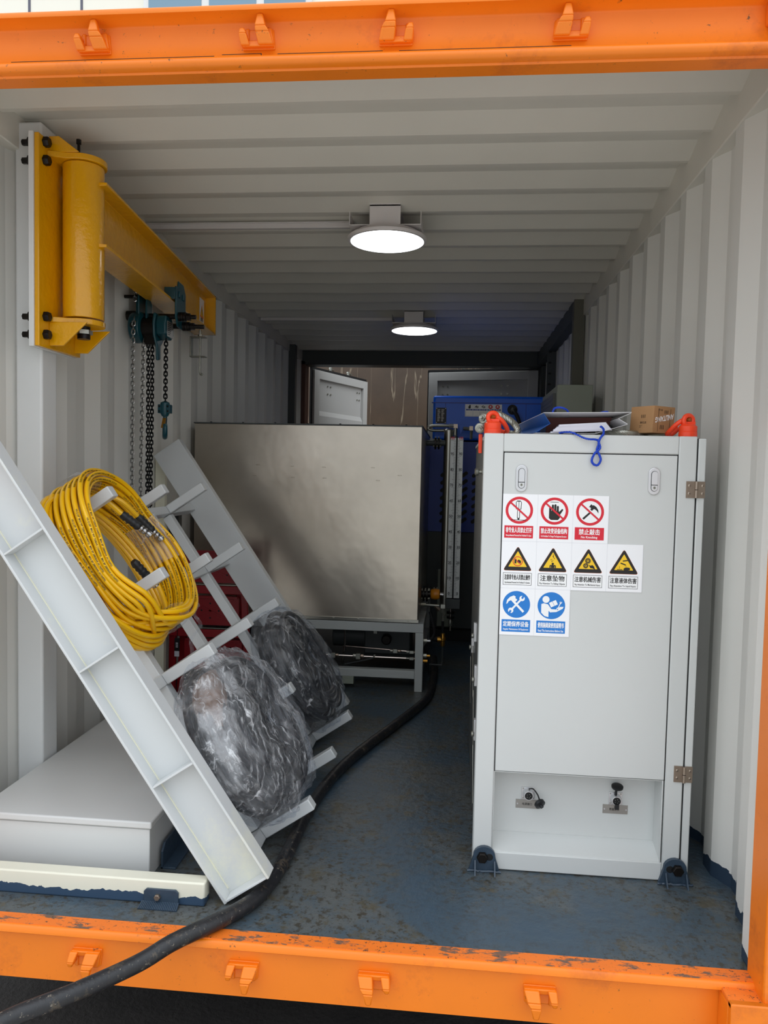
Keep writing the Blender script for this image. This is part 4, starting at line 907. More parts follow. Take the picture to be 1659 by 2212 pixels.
# I-beam arm
AD = V(-.0932, 1., 0).normalized(); AX = V(AD.y, -AD.x, 0.); A0 = AC+AD*.035; AE = AC+AD*1.74
def aP(s, x, z): p = AC+AD*s+AX*x; return V(p.x, p.y, z)
mb = MB(); zt, zb_ = 2.205, 1.985; hw = .060
Ipoly = [(-hw, zb_), (hw, zb_), (hw, zb_+.010), (.005, zb_+.014), (.005, zt-.014), (hw, zt-.010), (hw, zt), (-hw, zt), (-hw, zt-.010), (-.005, zt-.014), (-.005, zb_+.014), (-hw, zb_+.010)]
mb.prism(Ipoly, A0, AX, Z3, AD*1.685, m_yel); arm = mb.build('arm_beam', jib, bevel=.0015)
mb = MB(); mb.prism([(-hw, zb_), (hw, zb_), (hw, zt), (-hw, zt)], AE-AD*.025, AX, Z3, AD*.008, m_yel); mb.build('end_plate', arm)
mb = MB(); mb.prism([(0, 0), (.06, 0), (.0, -.13)], aP(.10, .0, zb_), AD, Z3, AX*.008, m_yel); mb.build('arm_gusset', jib)
# warning label on the web near the arm's end
mb = MB(); o = aP(1.615, .0058, 2.085); mb.prism(rect(-.050, -.080, .050, .080), o, AD, Z3, AX*.0006, m_stk)
mb.add([o+AX*.001+AD*a+Z3*(b+.012) for a, b in rounded_tri(.084, .08)], [tuple(range(18))], m_sor); mb.add([o+AX*.0014+AD*a+Z3*(b+.012) for a, b in rounded_tri(.060, .08)], [tuple(range(18))], m_syel)
mb.prism([(-.003, -.01), (.003, -.01), (.004, .022), (-.004, .022)], o+AX*.0015, AD, Z3, AX*.0004, m_sblk); text(mb, '危险', o+AX*.0016-Z3*.034, AD, Z3, .055, .022, m_sblk, .03); mb.build('warning_label', arm, smooth=False)
# clamp and pull hook below the arm tip
t = thing('stop_clamp', 'small galvanised clamp with hooked rod under the crane arm tip', 'clamp', tuple(aP(1.55, 0, 1.74)))
p = aP(1.56, .0, 0); mb = MB(); pts_ = [p+V(0, 0, zb_-.018), p+V(.002, 0, zb_-.03)]
mb.box((p.x-.040, p.y-.02, zb_-.044), (p.x+.045, p.y+.02, zb_-.038), m_zinc); mb.box((p.x-.040, p.y-.02, zb_-.150), (p.x-.034, p.y+.02, zb_-.038), m_zinc); mb.box((p.x-.040, p.y-.02, zb_-.150), (p.x+.045, p.y+.02, zb_-.144), m_zinc); mb.build('bracket', t, bevel=.001)
mb = MB(); mb.tube(spline([p+V(.012, 0, zb_), p+V(.012, 0, zb_-.10), p+V(.012, 0, zb_-.20), p+V(.013, 0, zb_-.235), p+V(.020, 0, zb_-.245), p+V(.028, 0, zb_-.24)], 6), .0055, m_zinc, 8); mb.cyl(p+V(.012, 0, zb_-.036), p+V(.012, 0, zb_-.026), .013, m_zinc, 6); mb.build('hooked_rod', t)

# ================================================================== CHAIN HOIST
HY = 1.50; hz0 = zb_
hst = thing('chain_hoist', 'teal hand chain hoist with push trolley hanging from the yellow arm', 'hoist', (-1.36, 1.46, 1.40))
sA = (HY-AC.y)/AD.y
def hP(s, x, z): return aP(sA+s, x, z)
def plate(mb, x, L_, m, th=.008): mb.prism(L_, hP(0, x, 0), AD, Z3, AX*th, m)
PL = [(-.075, 1.905), (-.045, 1.868), (.062, 1.868), (.085, 1.90), (.085, 2.040), (.045, 2.075), (-.035, 2.075), (-.045, 2.045), (-.075, 2.045)]
for x in (.078, -.090):
    mb = MB(); plate(mb, x, PL, m_teal)
    if x > 0: mb.prism([(-.075, 2.04), (-.05, 2.04), (-.05, 1.99), (-.075, 1.99)], hP(0, .03, 0), AD, Z3, AX*.05, m_teal)
    for a in (-.03, .035): mb.obox(hP(a+.0, x+.010, 2.015), (AD, AX, Z3), (.012, .004, .014), m_teal)
    mb.build('trolley_plate', hst, bevel=.003)
for a in (-.035, .04):
    for s_ in (1, -1):
        mb = MB(); c1 = hP(a, s_*.030, 2.018); mb.cyl(c1, c1+AX*(s_*.045), .024, m_bolt, 20, r2=.021); mb.build('wheel', hst)
mb = MB()
for a, z, e in ((-.035, 1.915, .165), (.035, 1.885, .185)):
    mb.cyl(hP(a, -.12, z), hP(a, e-.05, z), .012, m_bolt, 14)
    for k in range(3): mb.cyl(hP(a, .086+k*.012, z), hP(a, .096+k*.012, z), .021, m_bolt, 16)
    mb.cyl(hP(a, .122, z), hP(a, .140, z), .017, m_bolt, 6); mb.cyl(hP(a, .140, z), hP(a, e, z), .010, m_bolt, 12)
mb.cyl(hP(-.04, -.16, 2.00), hP(-.04, -.10, 2.00), .008, m_bolt, 10); mb.cyl(hP(-.035, -.15, 1.915), hP(-.035, -.10, 1.915), .022, m_bolt, 14)
mb.build('spreader_shaft', hst)
# hoist body under the trolley
bz = 1.845; by = 1.33
for x in (-.066, -.022):
    mb = MB(); mb.prism([(-.03, bz-.02), (.03, bz-.02), (.03, bz+.10), (.01, bz+.125), (-.02, bz+.125), (-.03, bz+.10)], V(-1.342+x, by, 0), Y3, Z3, V(.009, 0, 0), m_teal)
    mb.build('suspension_plate', hst, bevel=.002)
mb = MB(); mb.lathe((-1.436, by, bz-.005), (1, 0, 0), [(.050, 0), (.066, .006), (.070, .018), (.070, .052), (.060, .058)], m_teal, 32)
hw_ = mb.build('hand_wheel_cover', hst, bevel=.002); 
mb = MB(); mb.prism([(.016*cos(t)-.018, .040*sin(t)) for t in [2*pi*i/20 for i in range(20)]], (-1.4372, by, bz-.02), Y3, Z3, V(-.0006, 0, 0), m_black); mb.lathe((-1.405, by-.058, bz-.005), (0, -1, 0), [(.015, 0), (.014, .012), (.0, .0125)], m_black, 18); mb.build('chain_opening', hw_)
mb = MB(); mb.cyl((-1.39, by, bz-.005), (-1.30, by, bz-.005), .048, m_bolt, 28); mb.cyl((-1.36, by, bz+.02), (-1.26, by, bz+.04), .009, m_bolt, 10); mb.box((-1.372, by-.03, bz-.085), (-1.316, by+.03, bz-.02), m_bolt); mb.build('load_sheave_frame', hst, bevel=.003)
mb = MB(); P = [(-.052, .055), (.03, .055), (.058, .015), (.062, -.045), (.03, -.075), (.012, -.09), (.012, -.150), (-.022, -.155), (-.028, -.09), (-.058, -.05), (-.066, .01)]
mb.prism(P, (-1.318, by, bz), Y3, Z3, V(.012, 0, 0), m_teal); mb.prism([(a*.82, b*.8) for a, b in P[:5]+P[-2:]], (-1.306, by, bz), Y3, Z3, V(.046, 0, 0), m_teal); gc = mb.build('gear_cover', hst, bevel=.006, seg=3)
mb = MB(); o = V(-1.2595, by+.0, bz-.012); mb.prism(rect(-.034, -.036, .036, .034), o, Y3, Z3, V(.001, 0, 0), m_plate)
for k in range(7):
    mb.prism(rect(-.028, -.0015, -.028+random.uniform(.025, .055), .0015), o+V(.0012, 0, .026-k*.0085), Y3, Z3, V(.0003, 0, 0), m_sblk)
mb.build('rating_plate', hst, smooth=False)
def chain(mb, pts, wire, ln, wd, m, n=10, k=5, ph=0):
    """interlocked oval links along a path"""
    pts = [V(*p) for p in pts]; acc = [0]
    for a, b in zip(pts, pts[1:]): acc.append(acc[-1]+(b-a).length)
    pitch = ln-2*wire; s = 0; i = 0; kk = ph
    while s < acc[-1]-pitch:
        while acc[i+1] < s: i += 1
        f = (s-acc[i])/(acc[i+1]-acc[i]); c = pts[i].lerp(pts[i+1], f); T = (pts[i+1]-pts[i]).normalized()
        x = V(1., .35, 0) if kk % 2 else V(-.35, 1., 0); x = (x-T*x.dot(T)).normalized(); q = []
        for j in range(n):
            t = 2*pi*j/n; q.append(c+T*((ln/2-wd/2)*(1 if sin(t) >= 0 else -1)+(wd/2-wire/2)*sin(t))+x*((wd/2-wire/2)*cos(t)))
        mb.tube(q, wire/2, m, k, True); s += pitch; kk += 1
random.seed(2)
def strand(name, P, wire, ln, wd, m, ph=0, label=None):
    mb = MB(); chain(mb, spline(P, 12), wire, ln, wd, m, ph=ph); o = mb.build(name, hst, ang=60, kind='stuff')
    if label: o['label'] = label
hx = -1.40
strand('hand_chain', [(hx+.002, by-.068, bz+.02), (hx, by-.075, bz-.04), (hx-.002, by-.074, bz-.3), (hx-.004, by-.07, 1.1), (hx-.004, by-.068, .78)], .0054, .030, .020, m_chrome, label='bright hand chain')
strand('hand_chain', [(hx+.030, by-.03, bz-.07), (hx+.030, by-.04, bz-.3), (hx+.028, by-.05, 1.1), (hx+.026, by-.05, .76)], .0054, .030, .020, m_chrome, label='bright hand chain')
strand('load_chain', [(-1.352, by-.02, bz-.07), (-1.352, by-.02, bz-.4), (-1.353, by-.022, 1.1), (-1.353, by-.022, .47)], .0062, .030, .020, m_blackchain, label='black load chain')
strand('load_chain', [(-1.338, by-.008, bz-.07), (-1.338, by-.01, bz-.4), (-1.342, by-.012, 1.1), (-1.346, by-.012, .49)], .0062, .030, .020, m_blackchain, ph=1, label='black load chain')
strand('load_chain', [(-1.277, by, bz-.06), (-1.279, by, 1.477)], .0065, .030, .022, m_blackchain, label='short black load chain to the hook')
strand('upper_chain', [(-1.41, by-.03, 2.06), (-1.41, by-.035, 1.93)], .0054, .030, .020, m_chrome)
mb = MB(); mb.box((-1.308, by-.018, 1.452), (-1.252, by+.018, 1.492), m_teal); mb.lathe((-1.280, by, 1.438), (0, 0, 1), [(.014, 0), (.021, .014), (.021, .062), (.012, .068)], m_teal, 14)
for a in (-.020, .020):
    for b in (1.461, 1.483): mb.cyl((-1.28+a, by-.018, b), (-1.28+a, by-.022, b), .005, m_bolt, 8)
mb.build('hook_block', hst, bevel=.004)
mb = MB(); mb.tube(spline([(-1.280, by, 1.440), (-1.282, by+.006, 1.425), (-1.294, by+.032, 1.405), (-1.294, by+.034, 1.375), (-1.284, by+.01, 1.345), (-1.271, by-.020, 1.352), (-1.266, by-.032, 1.38), (-1.268, by-.028, 1.40)], 7), lambda t: .012-.005*abs(t-.55), m_teal, 12); hk = mb.build('hook', hst)
mb = MB(); mb.bar((-1.280, by-.006, 1.430), (-1.279, by-.030, 1.385), .015, .004, m_brass, (0, 0, 1)); mb.build('safety_latch', hk)

for o in hst.children_recursive:
    if o.name.split('.')[0] not in ('trolley_plate', 'wheel', 'spreader_shaft'): o.data.transform(Matrix.Translation((-.048, .13, .022)))
# ================================================================== CEILING LAMPS AND TRUNKING
for i, (lx, ly) in enumerate(((-.330, 1.553), (-.320, 3.700))):
    t = thing('ceiling_lamp', 'round white ceiling lamp on square bracket, %s' % ('nearer the opening' if i == 0 else 'farther back in the container'), 'lamp', (lx, ly, 2.27), 'round ceiling lamps')
    mb = MB(); mb.lathe((lx, ly, 2.268), (0, 0, 1), [(.170, 0), (.177, .001), (.180, .006), (.180, .014), (.172, .022), (.150, .027), (.150, .034), (.06, .036)], m_lampw, 72); mb.build('housing', t)
    mb = MB(); mb.lathe((lx, ly, 2.264), (0, 0, 1), [(.10, 0), (.15, .0012), (.172, .005)], m_lamp, 72); mb.build('diffuser', t)
    mb = MB(); x0, x1, y0, y1, z = lx-.158, lx+.158, ly-.12, ly+.15, 2.306
    mb.box((x0, y0, z), (x1, y1, z+.004), m_lampw)
    mb.box((lx-.068, y0-.006, z), (lx+.068, y0-.002, 2.408), m_lampw); mb.box((lx-.068, y0-.006, 2.385), (lx+.068, ly+.1, 2.392), m_lampw)
    for xx in (x0, x1-.003): mb.prism([(0, 0), (.27, 0), (.27, .05), (0, .060)], (xx, y0, z), Y3, Z3, V(.003, 0, 0), m_lampw)
    mb.box((lx-.068, y1-.004, z), (lx+.068, y1, 2.39), m_lampw)
    mb.build('bracket', t, bevel=.0008)
    cx0 = -1.50
    mb = MB(); mb.box((cx0, ly+.085, 2.362), (lx-.168, ly+.112, 2.386), m_lampw); mb.box((cx0, ly+.083, 2.386), (lx-.168, ly+.114, 2.391), m_lampw)
    single(mb, 'cable_trunking', 'white cable trunking across the ceiling to the %s lamp' % ('nearer' if i == 0 else 'farther'), 'trunking', (-.95, ly+.1, 2.362), bevel=.002)
    mb = MB(); mb.tube(spline([(lx-.170, ly+.098, 2.372), (lx-.160, ly+.097, 2.345), (lx-.135, ly+.09, 2.31)], 6), .007, m_black, 8); mb.build('lead', t)

# ================================================================== STAINLESS TANK ON ITS STAND
TY = 2.257
t = thing('steel_tank', 'large square brushed stainless steel tank on a pale grey stand', 'tank', (-.8, 2.8, 0))
mb = MB(); mb.box((-1.470, TY, .400), (-.180, 3.55, 1.482), m_steel); mb.build('tank_body', t, bevel=.004)
mb = MB(); mb.box((-1.474, TY-.004, 1.480), (-.178, 3.56, 1.487), m_dark); mb.build('lid_edge', t)
mb = MB()
for a in range(7): mb.cyl((-1.38+a*.185, TY+.02, 1.487), (-1.38+a*.185, TY+.02, 1.492), .006, m_bolt, 6)
mb.build('lid_bolt', t, kind='stuff')
mb = MB(); mb.box((-1.470, TY-.006, .390), (-.176, TY, .408), m_steeltrim)
for a in (-.80, -.66, -.52, -.36, -.24): mb.box((a, TY-.010, .398), (a+.012, TY-.005, .404), m_zinc)
mb.build('bottom_flange', t, bevel=.001)
mb = MB()
for (x, z) in ((-1.10, 1.254), (-.905, 1.249), (-.725, 1.247), (-1.12, 1.192), (-.90, 1.186), (-.72, 1.186), (-.45, 1.25), (-.42, 1.18), (-.73, .735), (-.70, .68), (-.30, 1.21)): mb.prism([(-.011, -.0022), (.011, -.0022), (.010, .0022), (-.010, .0022)], (x, TY+.001, z), X3, Z3, V(0, -.0022, 0), m_steel)
mb.build('spot_weld', t, bevel=.001)
st = MB(); g2 = mat('stand_grey_paint', S(176, 180, 178), .4); y0 = TY-.004; y1 = 3.50
mb = MB(); mb.box((-1.46, y0, .335), (-.147, y0+.05, .386), g2); mb.box((-1.46, y1-.05, .335), (-.147, y1, .386), g2); mb.box((-.195, y0+.05, .335), (-.147, y1-.05, .386), g2); mb.box((-1.46, y0+.05, .335), (-1.41, y1-.05, .386), g2); mb.build('stand_top_frame', t, bevel=.003)
for lx in (-.192, -1.46):
    for ly in (y0, y1-.046):
        mb = MB(); mb.box((lx, ly, .0), (lx+.045, ly+.046, .335), g2); mb.build('stand_leg', t, bevel=.003)
mb = MB(); mb.box((-1.415, y0+.002, .072), (-.192, y0+.046, .118), g2); mb.box((-1.415, y1-.046, .072), (-.192, y1-.002, .118), g2); mb.box((-.19, y0+.046, .072), (-.150, y1-.046, .118), g2); mb.box((-1.41, y0+.3, .112), (-.19, y1-.05, .118), m_dark); mb.build('stand_lower_rail', t, bevel=.003)
mb = MB(); mb.box((-.60, TY-.002, .028), (-.535, TY+.03, .072), m_green); mb.build('terminal_box', t, bevel=.002)
# machinery and tubing inside the stand
t = thing('pump_unit', 'dark motor and pump block under the stainless tank', 'pump', (-.45, 2.75, .118))
mb = MB(); mb.box((-.52, 2.62, .118), (-.24, 2.95, .30), m_dark); mb.cyl((-.50, 2.7, .21), (-.72, 2.7, .21), .07, m_dark, 20); mb.cyl((-.38, 2.60, .22), (-.38, 2.55, .22), .03, m_bolt, 14); mb.build('pump_body', t, bevel=.006)
mb = MB(); mb.cyl((-.44, 2.5, .30), (-.44, 2.5, .334), .006, m_tube, 8); mb.box((-.452, 2.49, .268), (-.428, 2.51, .30), m_zinc); mb.build('sensor', t, bevel=.002)
t = thing('tube_run', 'thin stainless tubing with compression fittings under the tank', 'tubing', (-.55, 2.34, .15))
def tb(P, r=.0055, m=m_tube): 
    mb = MB(); mb.tube(spline(P, 6) if len(P) > 2 else P, r, m, 8); return mb.build('tube', t)
tb([(-1.2, 2.33, .172), (-.192, 2.33, .170)]); tb([(-.62, 2.42, .205), (-.192, 2.34, .206)]); tb([(-.60, 2.33, .335), (-.60, 2.34, .25), (-.615, 2.36, .12)])
tb([(-1.05, 2.36, .335), (-1.05, 2.36, .17)]); tb([(-1.18, 2.36, .328), (-.70, 2.35, .322), (-.60, 2.33, .334)]); tb([(-.88, 2.34, .16), (-.88, 2.34, .30), (-.85, 2.34, .326), (-.62, 2.36, .332)], .007)
def fit(x, y, z, big=.013):
    mb = MB(); mb.cyl((x-.030, y, z), (x-.012, y, z), big*.8, m_zinc, 6); mb.box((x-.012, y-big, z-big), (x+.014, y+big, z+big), m_zinc); mb.cyl((x+.014, y, z), (x+.032, y, z), big*.8, m_nickel, 6); mb.build('compression_fitting', t, bevel=.0015)
fit(-.665, 2.33, .172); fit(-.520, 2.33, .172, .016); fit(-.31, 2.35, .2055, .011); fit(-.215, 2.335, .2055, .008); fit(-.215, 2.33, .170, .008); fit(-.855, 2.33, .172)
mb = MB(); mb.tube(spline([(-.43, 2.33, .172), (-.44, 2.32, .165), (-.50, 2.33, .145), (-.60, 2.34, .118)], 6), .004, m_dark, 6); mb.prism([(0, 0), (.012, .02), (.0, .02)], (-.43, 2.32, .165), X3, Z3, V(0, .004, 0), m_zinc); mb.build('drain_hose', t)
# level gauge on the tank side
GY = 2.90
t = thing('level_gauge', 'upright steel level gauge with numbered 0 to 100 scale beside the tank', 'gauge', (0, GY, .40))
mb = MB(); mb.cyl((-.040, GY+.01, .36), (-.040, GY+.01, 1.49), .030, m_steeltrim, 24); mb.lathe((-.040, GY+.01, 1.49), (0, 0, 1), [(.032, 0), (.032, .01), (.02, .02)], m_steeltrim, 20); mb.cyl((-.0, GY+.0, 1.47), (-.0, GY+.0, 1.515), .010, m_zinc, 12); mb.build('float_tube', t)
mb = MB(); mb.cyl((.012, GY-.012, .42), (.012, GY-.012, 1.46), .007, m_black, 10); mb.build('indicator_tube', t)
m_scale = mat('pale_scale_plate', S(196, 198, 196), .4, .3)
gx0, gx1, gz0, gz1 = -.028, .052, .435, 1.452
for a, b, sg in ((gx0, .007, 1), (.017, gx1, -1)):
    mb = MB(); mb.box((a, GY-.020, gz0), (b, GY-.016, gz1), m_scale); e_ = GY-.0208
    for k in range(101):
        z = gz0+.015+(gz1-gz0-.03)*k/100; L_ = .024 if k % 10 == 0 else .019 if k % 5 == 0 else .013
        if k == 100: L_ = .03
        xi = b-.001 if sg > 0 else a+.001; xa, xb = (xi-L_, xi) if sg > 0 else (xi, xi+L_)
        mb.prism(rect(xa, -.0009, xb, .0009), (0, e_, z), X3, Z3, V(0, -.0003, 0), m_sblk)
        if k % 10 == 0: text(mb, str(k), ((a+b)/2-.004*sg, e_-.0004, z+.0135), X3, Z3, .020 if k < 100 else .026, .019, m_sblk if k < 100 else m_sred, .02, keep=True)
    mb.build('scale_plate', t, smooth=False)
mb = MB(); mb.box((-.034, GY-.024, .365), (.058, GY+.01, .428), m_dark); mb.build('lower_block', t, bevel=.002)
def flange(mb, x, y, z, r=.036, m=m_bolt):
    for q in (0, .020):
        mb.cyl((x+q, y, z), (x+q+.011, y, z), r, m, 24)
    for k in range(4): a = pi/4+k*pi/2; mb.cyl((x-.010, y+cos(a)*r*.74, z+sin(a)*r*.74), (x+.042, y+cos(a)*r*.74, z+sin(a)*r*.74), .0055, m_zinc, 6)
mb = MB(); mb.cyl((-.181, GY, 1.418), (-.06, GY, 1.418), .018, m_dark, 18); flange(mb, -.128, GY, 1.418, .040); mb.build('upper_connection', t)
mb = MB(); mb.cyl((.0, GY, .22), (.0, GY, .365), .008, m_tube, 10); mb.cyl((.0, GY, .33), (0, GY, .345), .025, m_bolt, 16); mb.cyl((.0, GY, .30), (0, GY, .312), .025, m_bolt, 16); mb.lathe((0, GY, .25), (0, 0, 1), [(.010, 0), (.014, .01), (.014, .03), (.010, .04)], m_zinc, 12); mb.build('drain_pipe', t)
# valve group on the tank side, below the gauge
VY = 2.70
t = thing('valve_assembly', 'amber actuator valve with flanges and brass solenoid valve by tank', 'valve', (-.12, VY, .05))
mb = MB(); mb.cyl((-.181, VY, .485), (-.075, VY, .485), .022, m_bolt, 16); flange(mb, -.172, VY, .485, .048); mb.build('flange_pipe', t)
mb = MB(); mb.lathe((-.124, VY, .485), (1, 0, 0), [(.026, 0), (.031, .006), (.034, .03), (.030, .052), (.022, .056)], m_amber, 24); mb.cyl((-.068, VY, .485), (-.045, VY, .483), .013, m_chrome, 14)
for k in (-.105, -.085): mb.cyl((k, VY, .515), (k, VY, .527), .006, m_zinc, 6)
mb.build('actuator', t, bevel=.001)['label'] = 'amber rounded valve actuator'
mb = MB(); mb.tube([(-.181, VY-.05, .425), (-.150, VY-.05, .425)], .014, m_zinc, 6); mb.tube([(-.150, VY-.05, .425), (-.07, VY-.05, .423)], .008, m_zinc, 10); mb.cyl((-.095, VY-.05, .42), (-.068, VY-.05, .395), .012, m_nickel, 6); mb.box((-.060, VY-.062, .408), (-.034, VY-.038, .432), m_zinc)
mb.cyl((-.045, VY-.05, .41), (-.045, VY-.05, .33), .011, m_zinc, 8); mb.cyl((-.045, VY-.05, .37), (-.045, VY-.05, .385), .016, m_zinc, 6); mb.cyl((-.045, VY-.05, .33), (-.045, VY-.05, .255), .008, m_black, 8); mb.build('strainer_pipe', t)
mb = MB(); mb.lathe((-.043, VY-.05, .175), (0, 0, 1), [(.010, 0), (.014, .008), (.014, .03), (.019, .036), (.019, .052), (.014, .058), (.012, .08)], m_brass, 12); mb.cyl((-.043, VY-.05, .215), (-.075, VY-.05, .215), .017, m_brass, 12)
for a in (-.012, .012): mb.cyl((-.075, VY-.05+a*0, .215+a), (-.086, VY-.05, .215+a), .004, m_rust, 8)
mb.build('brass_valve', t); mb = MB(); mb.cyl((-.076, VY-.05, .215), (-.125, VY-.05, .215), .013, m_black, 12); mb.build('solenoid', t)
mb = MB(); mb.tube(spline([(-.043, VY-.05, .175), (-.042, VY-.05, .10), (-.045, VY-.05, .065), (-.06, VY-.05, .058), (-.19, VY-.05, .060)], 6), .006, m_dark, 8); mb.build('outlet_tube', t)
for z in (.305, .22): 
    mb = MB(); mb.cyl((-.147, TY+.03, z-.02), (-.127, TY+.03, z-.02), .013, m_zinc, 6); mb.cyl((-.127, TY+.03, z-.02), (-.108, TY+.03, z-.02), .008, m_chrome if z > .25 else m_brass, 10); mb.build('bulkhead_union', t)
mb = MB(); mb.cyl((-.147, TY+.03, .17), (-.122, TY+.03, .17), .010, m_brass, 6); mb.build('bulkhead_union', t)
for k in range(3):
    mb = MB(); mb.tube(spline([(-.12, 2.45+k*.1, .42-.03*k), (-.09, 2.42, .30), (-.13-.01*k, 2.40, .20), (-.11, 2.42, .06)], 6), .007, m_black, 7); mb.build('black_lead', t)

# ================================================================== BLUE COMPRESSOR
t = thing('air_compressor', 'tall blue enclosed compressor with warning strip and slotted side vents', 'compressor', (.25, 4.2, 0))
BY = 3.60; bx0, bx1 = -.165, .745
mb = MB(); mb.box((bx0, BY, 1.47), (bx1, 4.9, 1.79), m_blue); mb.build('hood', t, bevel=.018, seg=4)
mb = MB(); mb.box((bx0-.01, BY-.003, 1.735), (bx1, BY+.02, 1.742), m_blued); mb.box((-.078, BY-.002, 1.47), (-.074, BY+.01, 1.735), m_blued); mb.box((.50, BY-.002, 1.47), (.503, BY+.01, 1.735), m_blued); mb.build('panel_groove', t)
# slotted vent panel below
mb = MB(); vz0, vz1 = .80, 1.465
mb.box((bx0-.02, BY+.03, .80), (-.11, 4.9, 1.46), m_blued); mb.box((-.11, BY+.03, 1.25), (bx1, BY+.036, 1.46), m_blued); mb.box((-.11, BY+.03, .80), (bx1, BY+.036, .875), m_blued)
mb.box((bx0-.02, 4.85, .3), (bx1, 4.9, 1.46), m_blued); mb.box((bx1-.01, BY+.03, .3), (bx1, 4.85, 1.46), m_blued)
mb.box((-.11, BY+.03, .875), (bx1, BY+.036, 1.25), m_blued)
mb.build('vent_panel', t, bevel=0)
for cxx in (-.075, .075, .155, .235, .315):
    for k in range(7):
        mb = MB(); mb.prism([(-.016+.013*cos(a), .013*sin(a)) for a in [pi/2+pi*q/6 for q in range(7)]]+[(.016+.013*cos(a), .013*sin(a)) for a in [-pi/2+pi*q/6 for q in range(7)]], (cxx, BY+.0302, 1.222-k*.056), V(.80, 0, .60), V(-.60, 0, .80), V(0, -.0012, 0), m_black); mb.build('vent_slot', t, smooth=False)
mb = MB(); mb.box((bx0, BY+.25, .4), (bx1-.05, 4.7, 1.44), m_black); mb.cyl((.02, BY+.15, 1.05), (.55, BY+.15, 1.10), .06, m_zinc, 14); mb.cyl((.15, BY+.12, .95), (.15, BY+.12, 1.2), .03, m_zinc, 12); mb.build('engine_block', t)
mb = MB(); mb.box((bx0-.02, BY+.05, .08), (bx1, 4.88, .80), m_dark); mb.box((-.10, BY+.0, .10), (.0, BY+.05, .52), m_green); mb.box((-.15, BY-.01, .0), (bx1, BY+.1, .08), m_black); mb.build('skid_base', t, bevel=.005)
mb = MB(); mb.prism(rect(-.144+0, 1.588, -.068, 1.702), (0, BY-.0005, 0), X3, Z3, V(0, -.003, 0), m_sblk)
for a in (-.138, -.074):
    for b in (1.594, 1.696): mb.cyl((a, BY-.003, b), (a, BY-.006, b), .003, m_zinc, 6)
random.seed(4)
for k in range(12):
    for q in range(2):
        a = -.132+q*.028; mb.prism(rect(a, 1.604+k*.0075, a+random.uniform(.012, .022), 1.6065+k*.0075), (0, BY-.0036, 0), X3, Z3, V(0, -.0003, 0), m_plate)
mb.build('rating_plate', t, smooth=False)
mb = MB(); x0, z0, x1, z1 = .066, 1.643, .330, 1.742; e_ = BY-.001; mb.box((x0, e_-.003, z0-.002), (x1, e_, z1-.012), m_stk)
for k in range(5):
    c0 = x0+.008+k*.0505; mb.prism(rect(c0, z0+.005, c0+.046, z0+.052), (0, e_-.0031, 0), X3, Z3, V(0, -.0003, 0), m_plate); mb.prism(rect(c0, z0+.042, c0+.046, z0+.052), (0, e_-.0035, 0), X3, Z3, V(0, -.0003, 0), m_blued)
    text(mb, ('小心手', '小心烫', '小心电', '禁止', '禁止')[k], (c0+.023, e_-.0040, z0+.047), X3, Z3, .026, .007, m_swht)
    cc = (c0+.023, z0+.069)
    if k < 3:
        if k == 0: poly(mb, cc, [(-.5, -.9), (.4, -1), (.7, -.4), (.6, .8), (.1, 1), (-.2, .3), (-.5, .2)], e_-.0036, m_sblk, .014)
        if k == 1: poly(mb, cc, [(-1.1, -.5), (-.6, .2), (.1, .8), (.4, .3), (1, .2), (1, -.6), (.3, -.8), (-.3, -.2)], e_-.0036, m_sblk, .013); disc(mb, (cc[0]+.010, cc[1]), .007, e_-.0038, m_plate, 14, .005)
        if k == 2: poly(mb, cc, [(-1.2, 0), (-.2, .8), (1.2, -.1), (.2, -.8)], e_-.0036, m_sblk, .013); poly(mb, cc, [(-.6, 0), (-.1, .4), (.6, -.1), (.1, -.4)], e_-.0038, m_plate, .013)
    else:
        disc(mb, cc, .0155, e_-.0036, m_sred, 22); poly(mb, cc, [(-.5, -.6), (0, -.2), (.5, -.7), (.3, .1), (.5, .5), (0, .8), (-.4, .4)], e_-.0038, m_swht, .013)
mb.build('warning_strip', t, smooth=False)
mb = MB(); mb.cyl((.405, BY-.002, 1.695), (.405, BY+.01, 1.695), .036, m_black, 24); mb.tube(spline([(.41, BY+.005, 1.69), (.415, BY-.05, 1.68), (.45, BY-.07, 1.60), (.49, BY-.06, 1.40)], 6), .014, m_black, 10); mb.cyl((.405, BY-.012, 1.693), (.408, BY-.03, 1.690), .020, m_chrome, 6); mb.build('outlet_hose', t)
t = thing('pipe_manifold', 'bright zinc pipe bend with blue-handled valves in front of the blue machine', 'pipework', (0, 3.4, 1.5)); PY = 3.45
mb = MB(); mb.tube(spline([(-.02, PY, 1.562), (-.14, PY, 1.562), (-.185, PY, 1.553), (-.185, PY, 1.535), (-.14, PY, 1.528), (-.06, PY, 1.530)], 6), .011, m_zinc, 10); mb.build('return_bend', t)
mb = MB(); mb.cyl((-.045, PY, 1.562), (-.012, PY, 1.562), .016, m_alu, 6); mb.box((-.012, PY-.013, 1.545), (.016, PY+.013, 1.575), m_nickel); mb.cyl((.003, PY, 1.55), (.003, PY, 1.46), .011, m_zinc, 8); mb.cyl((-.08, PY, 1.530), (-.045, PY, 1.530), .013, m_nickel, 6); mb.build('elbow_fitting', t)
mb = MB(); mb.cyl((.055, PY, 1.545), (.10, PY, 1.543), .013, m_zinc, 8); mb.box((.098, PY-.013, 1.532), (.124, PY+.013, 1.562), m_nickel); mb.cyl((.112, PY, 1.535), (.112, PY, 1.47), .011, m_zinc, 6); mb.build('elbow_fitting', t)
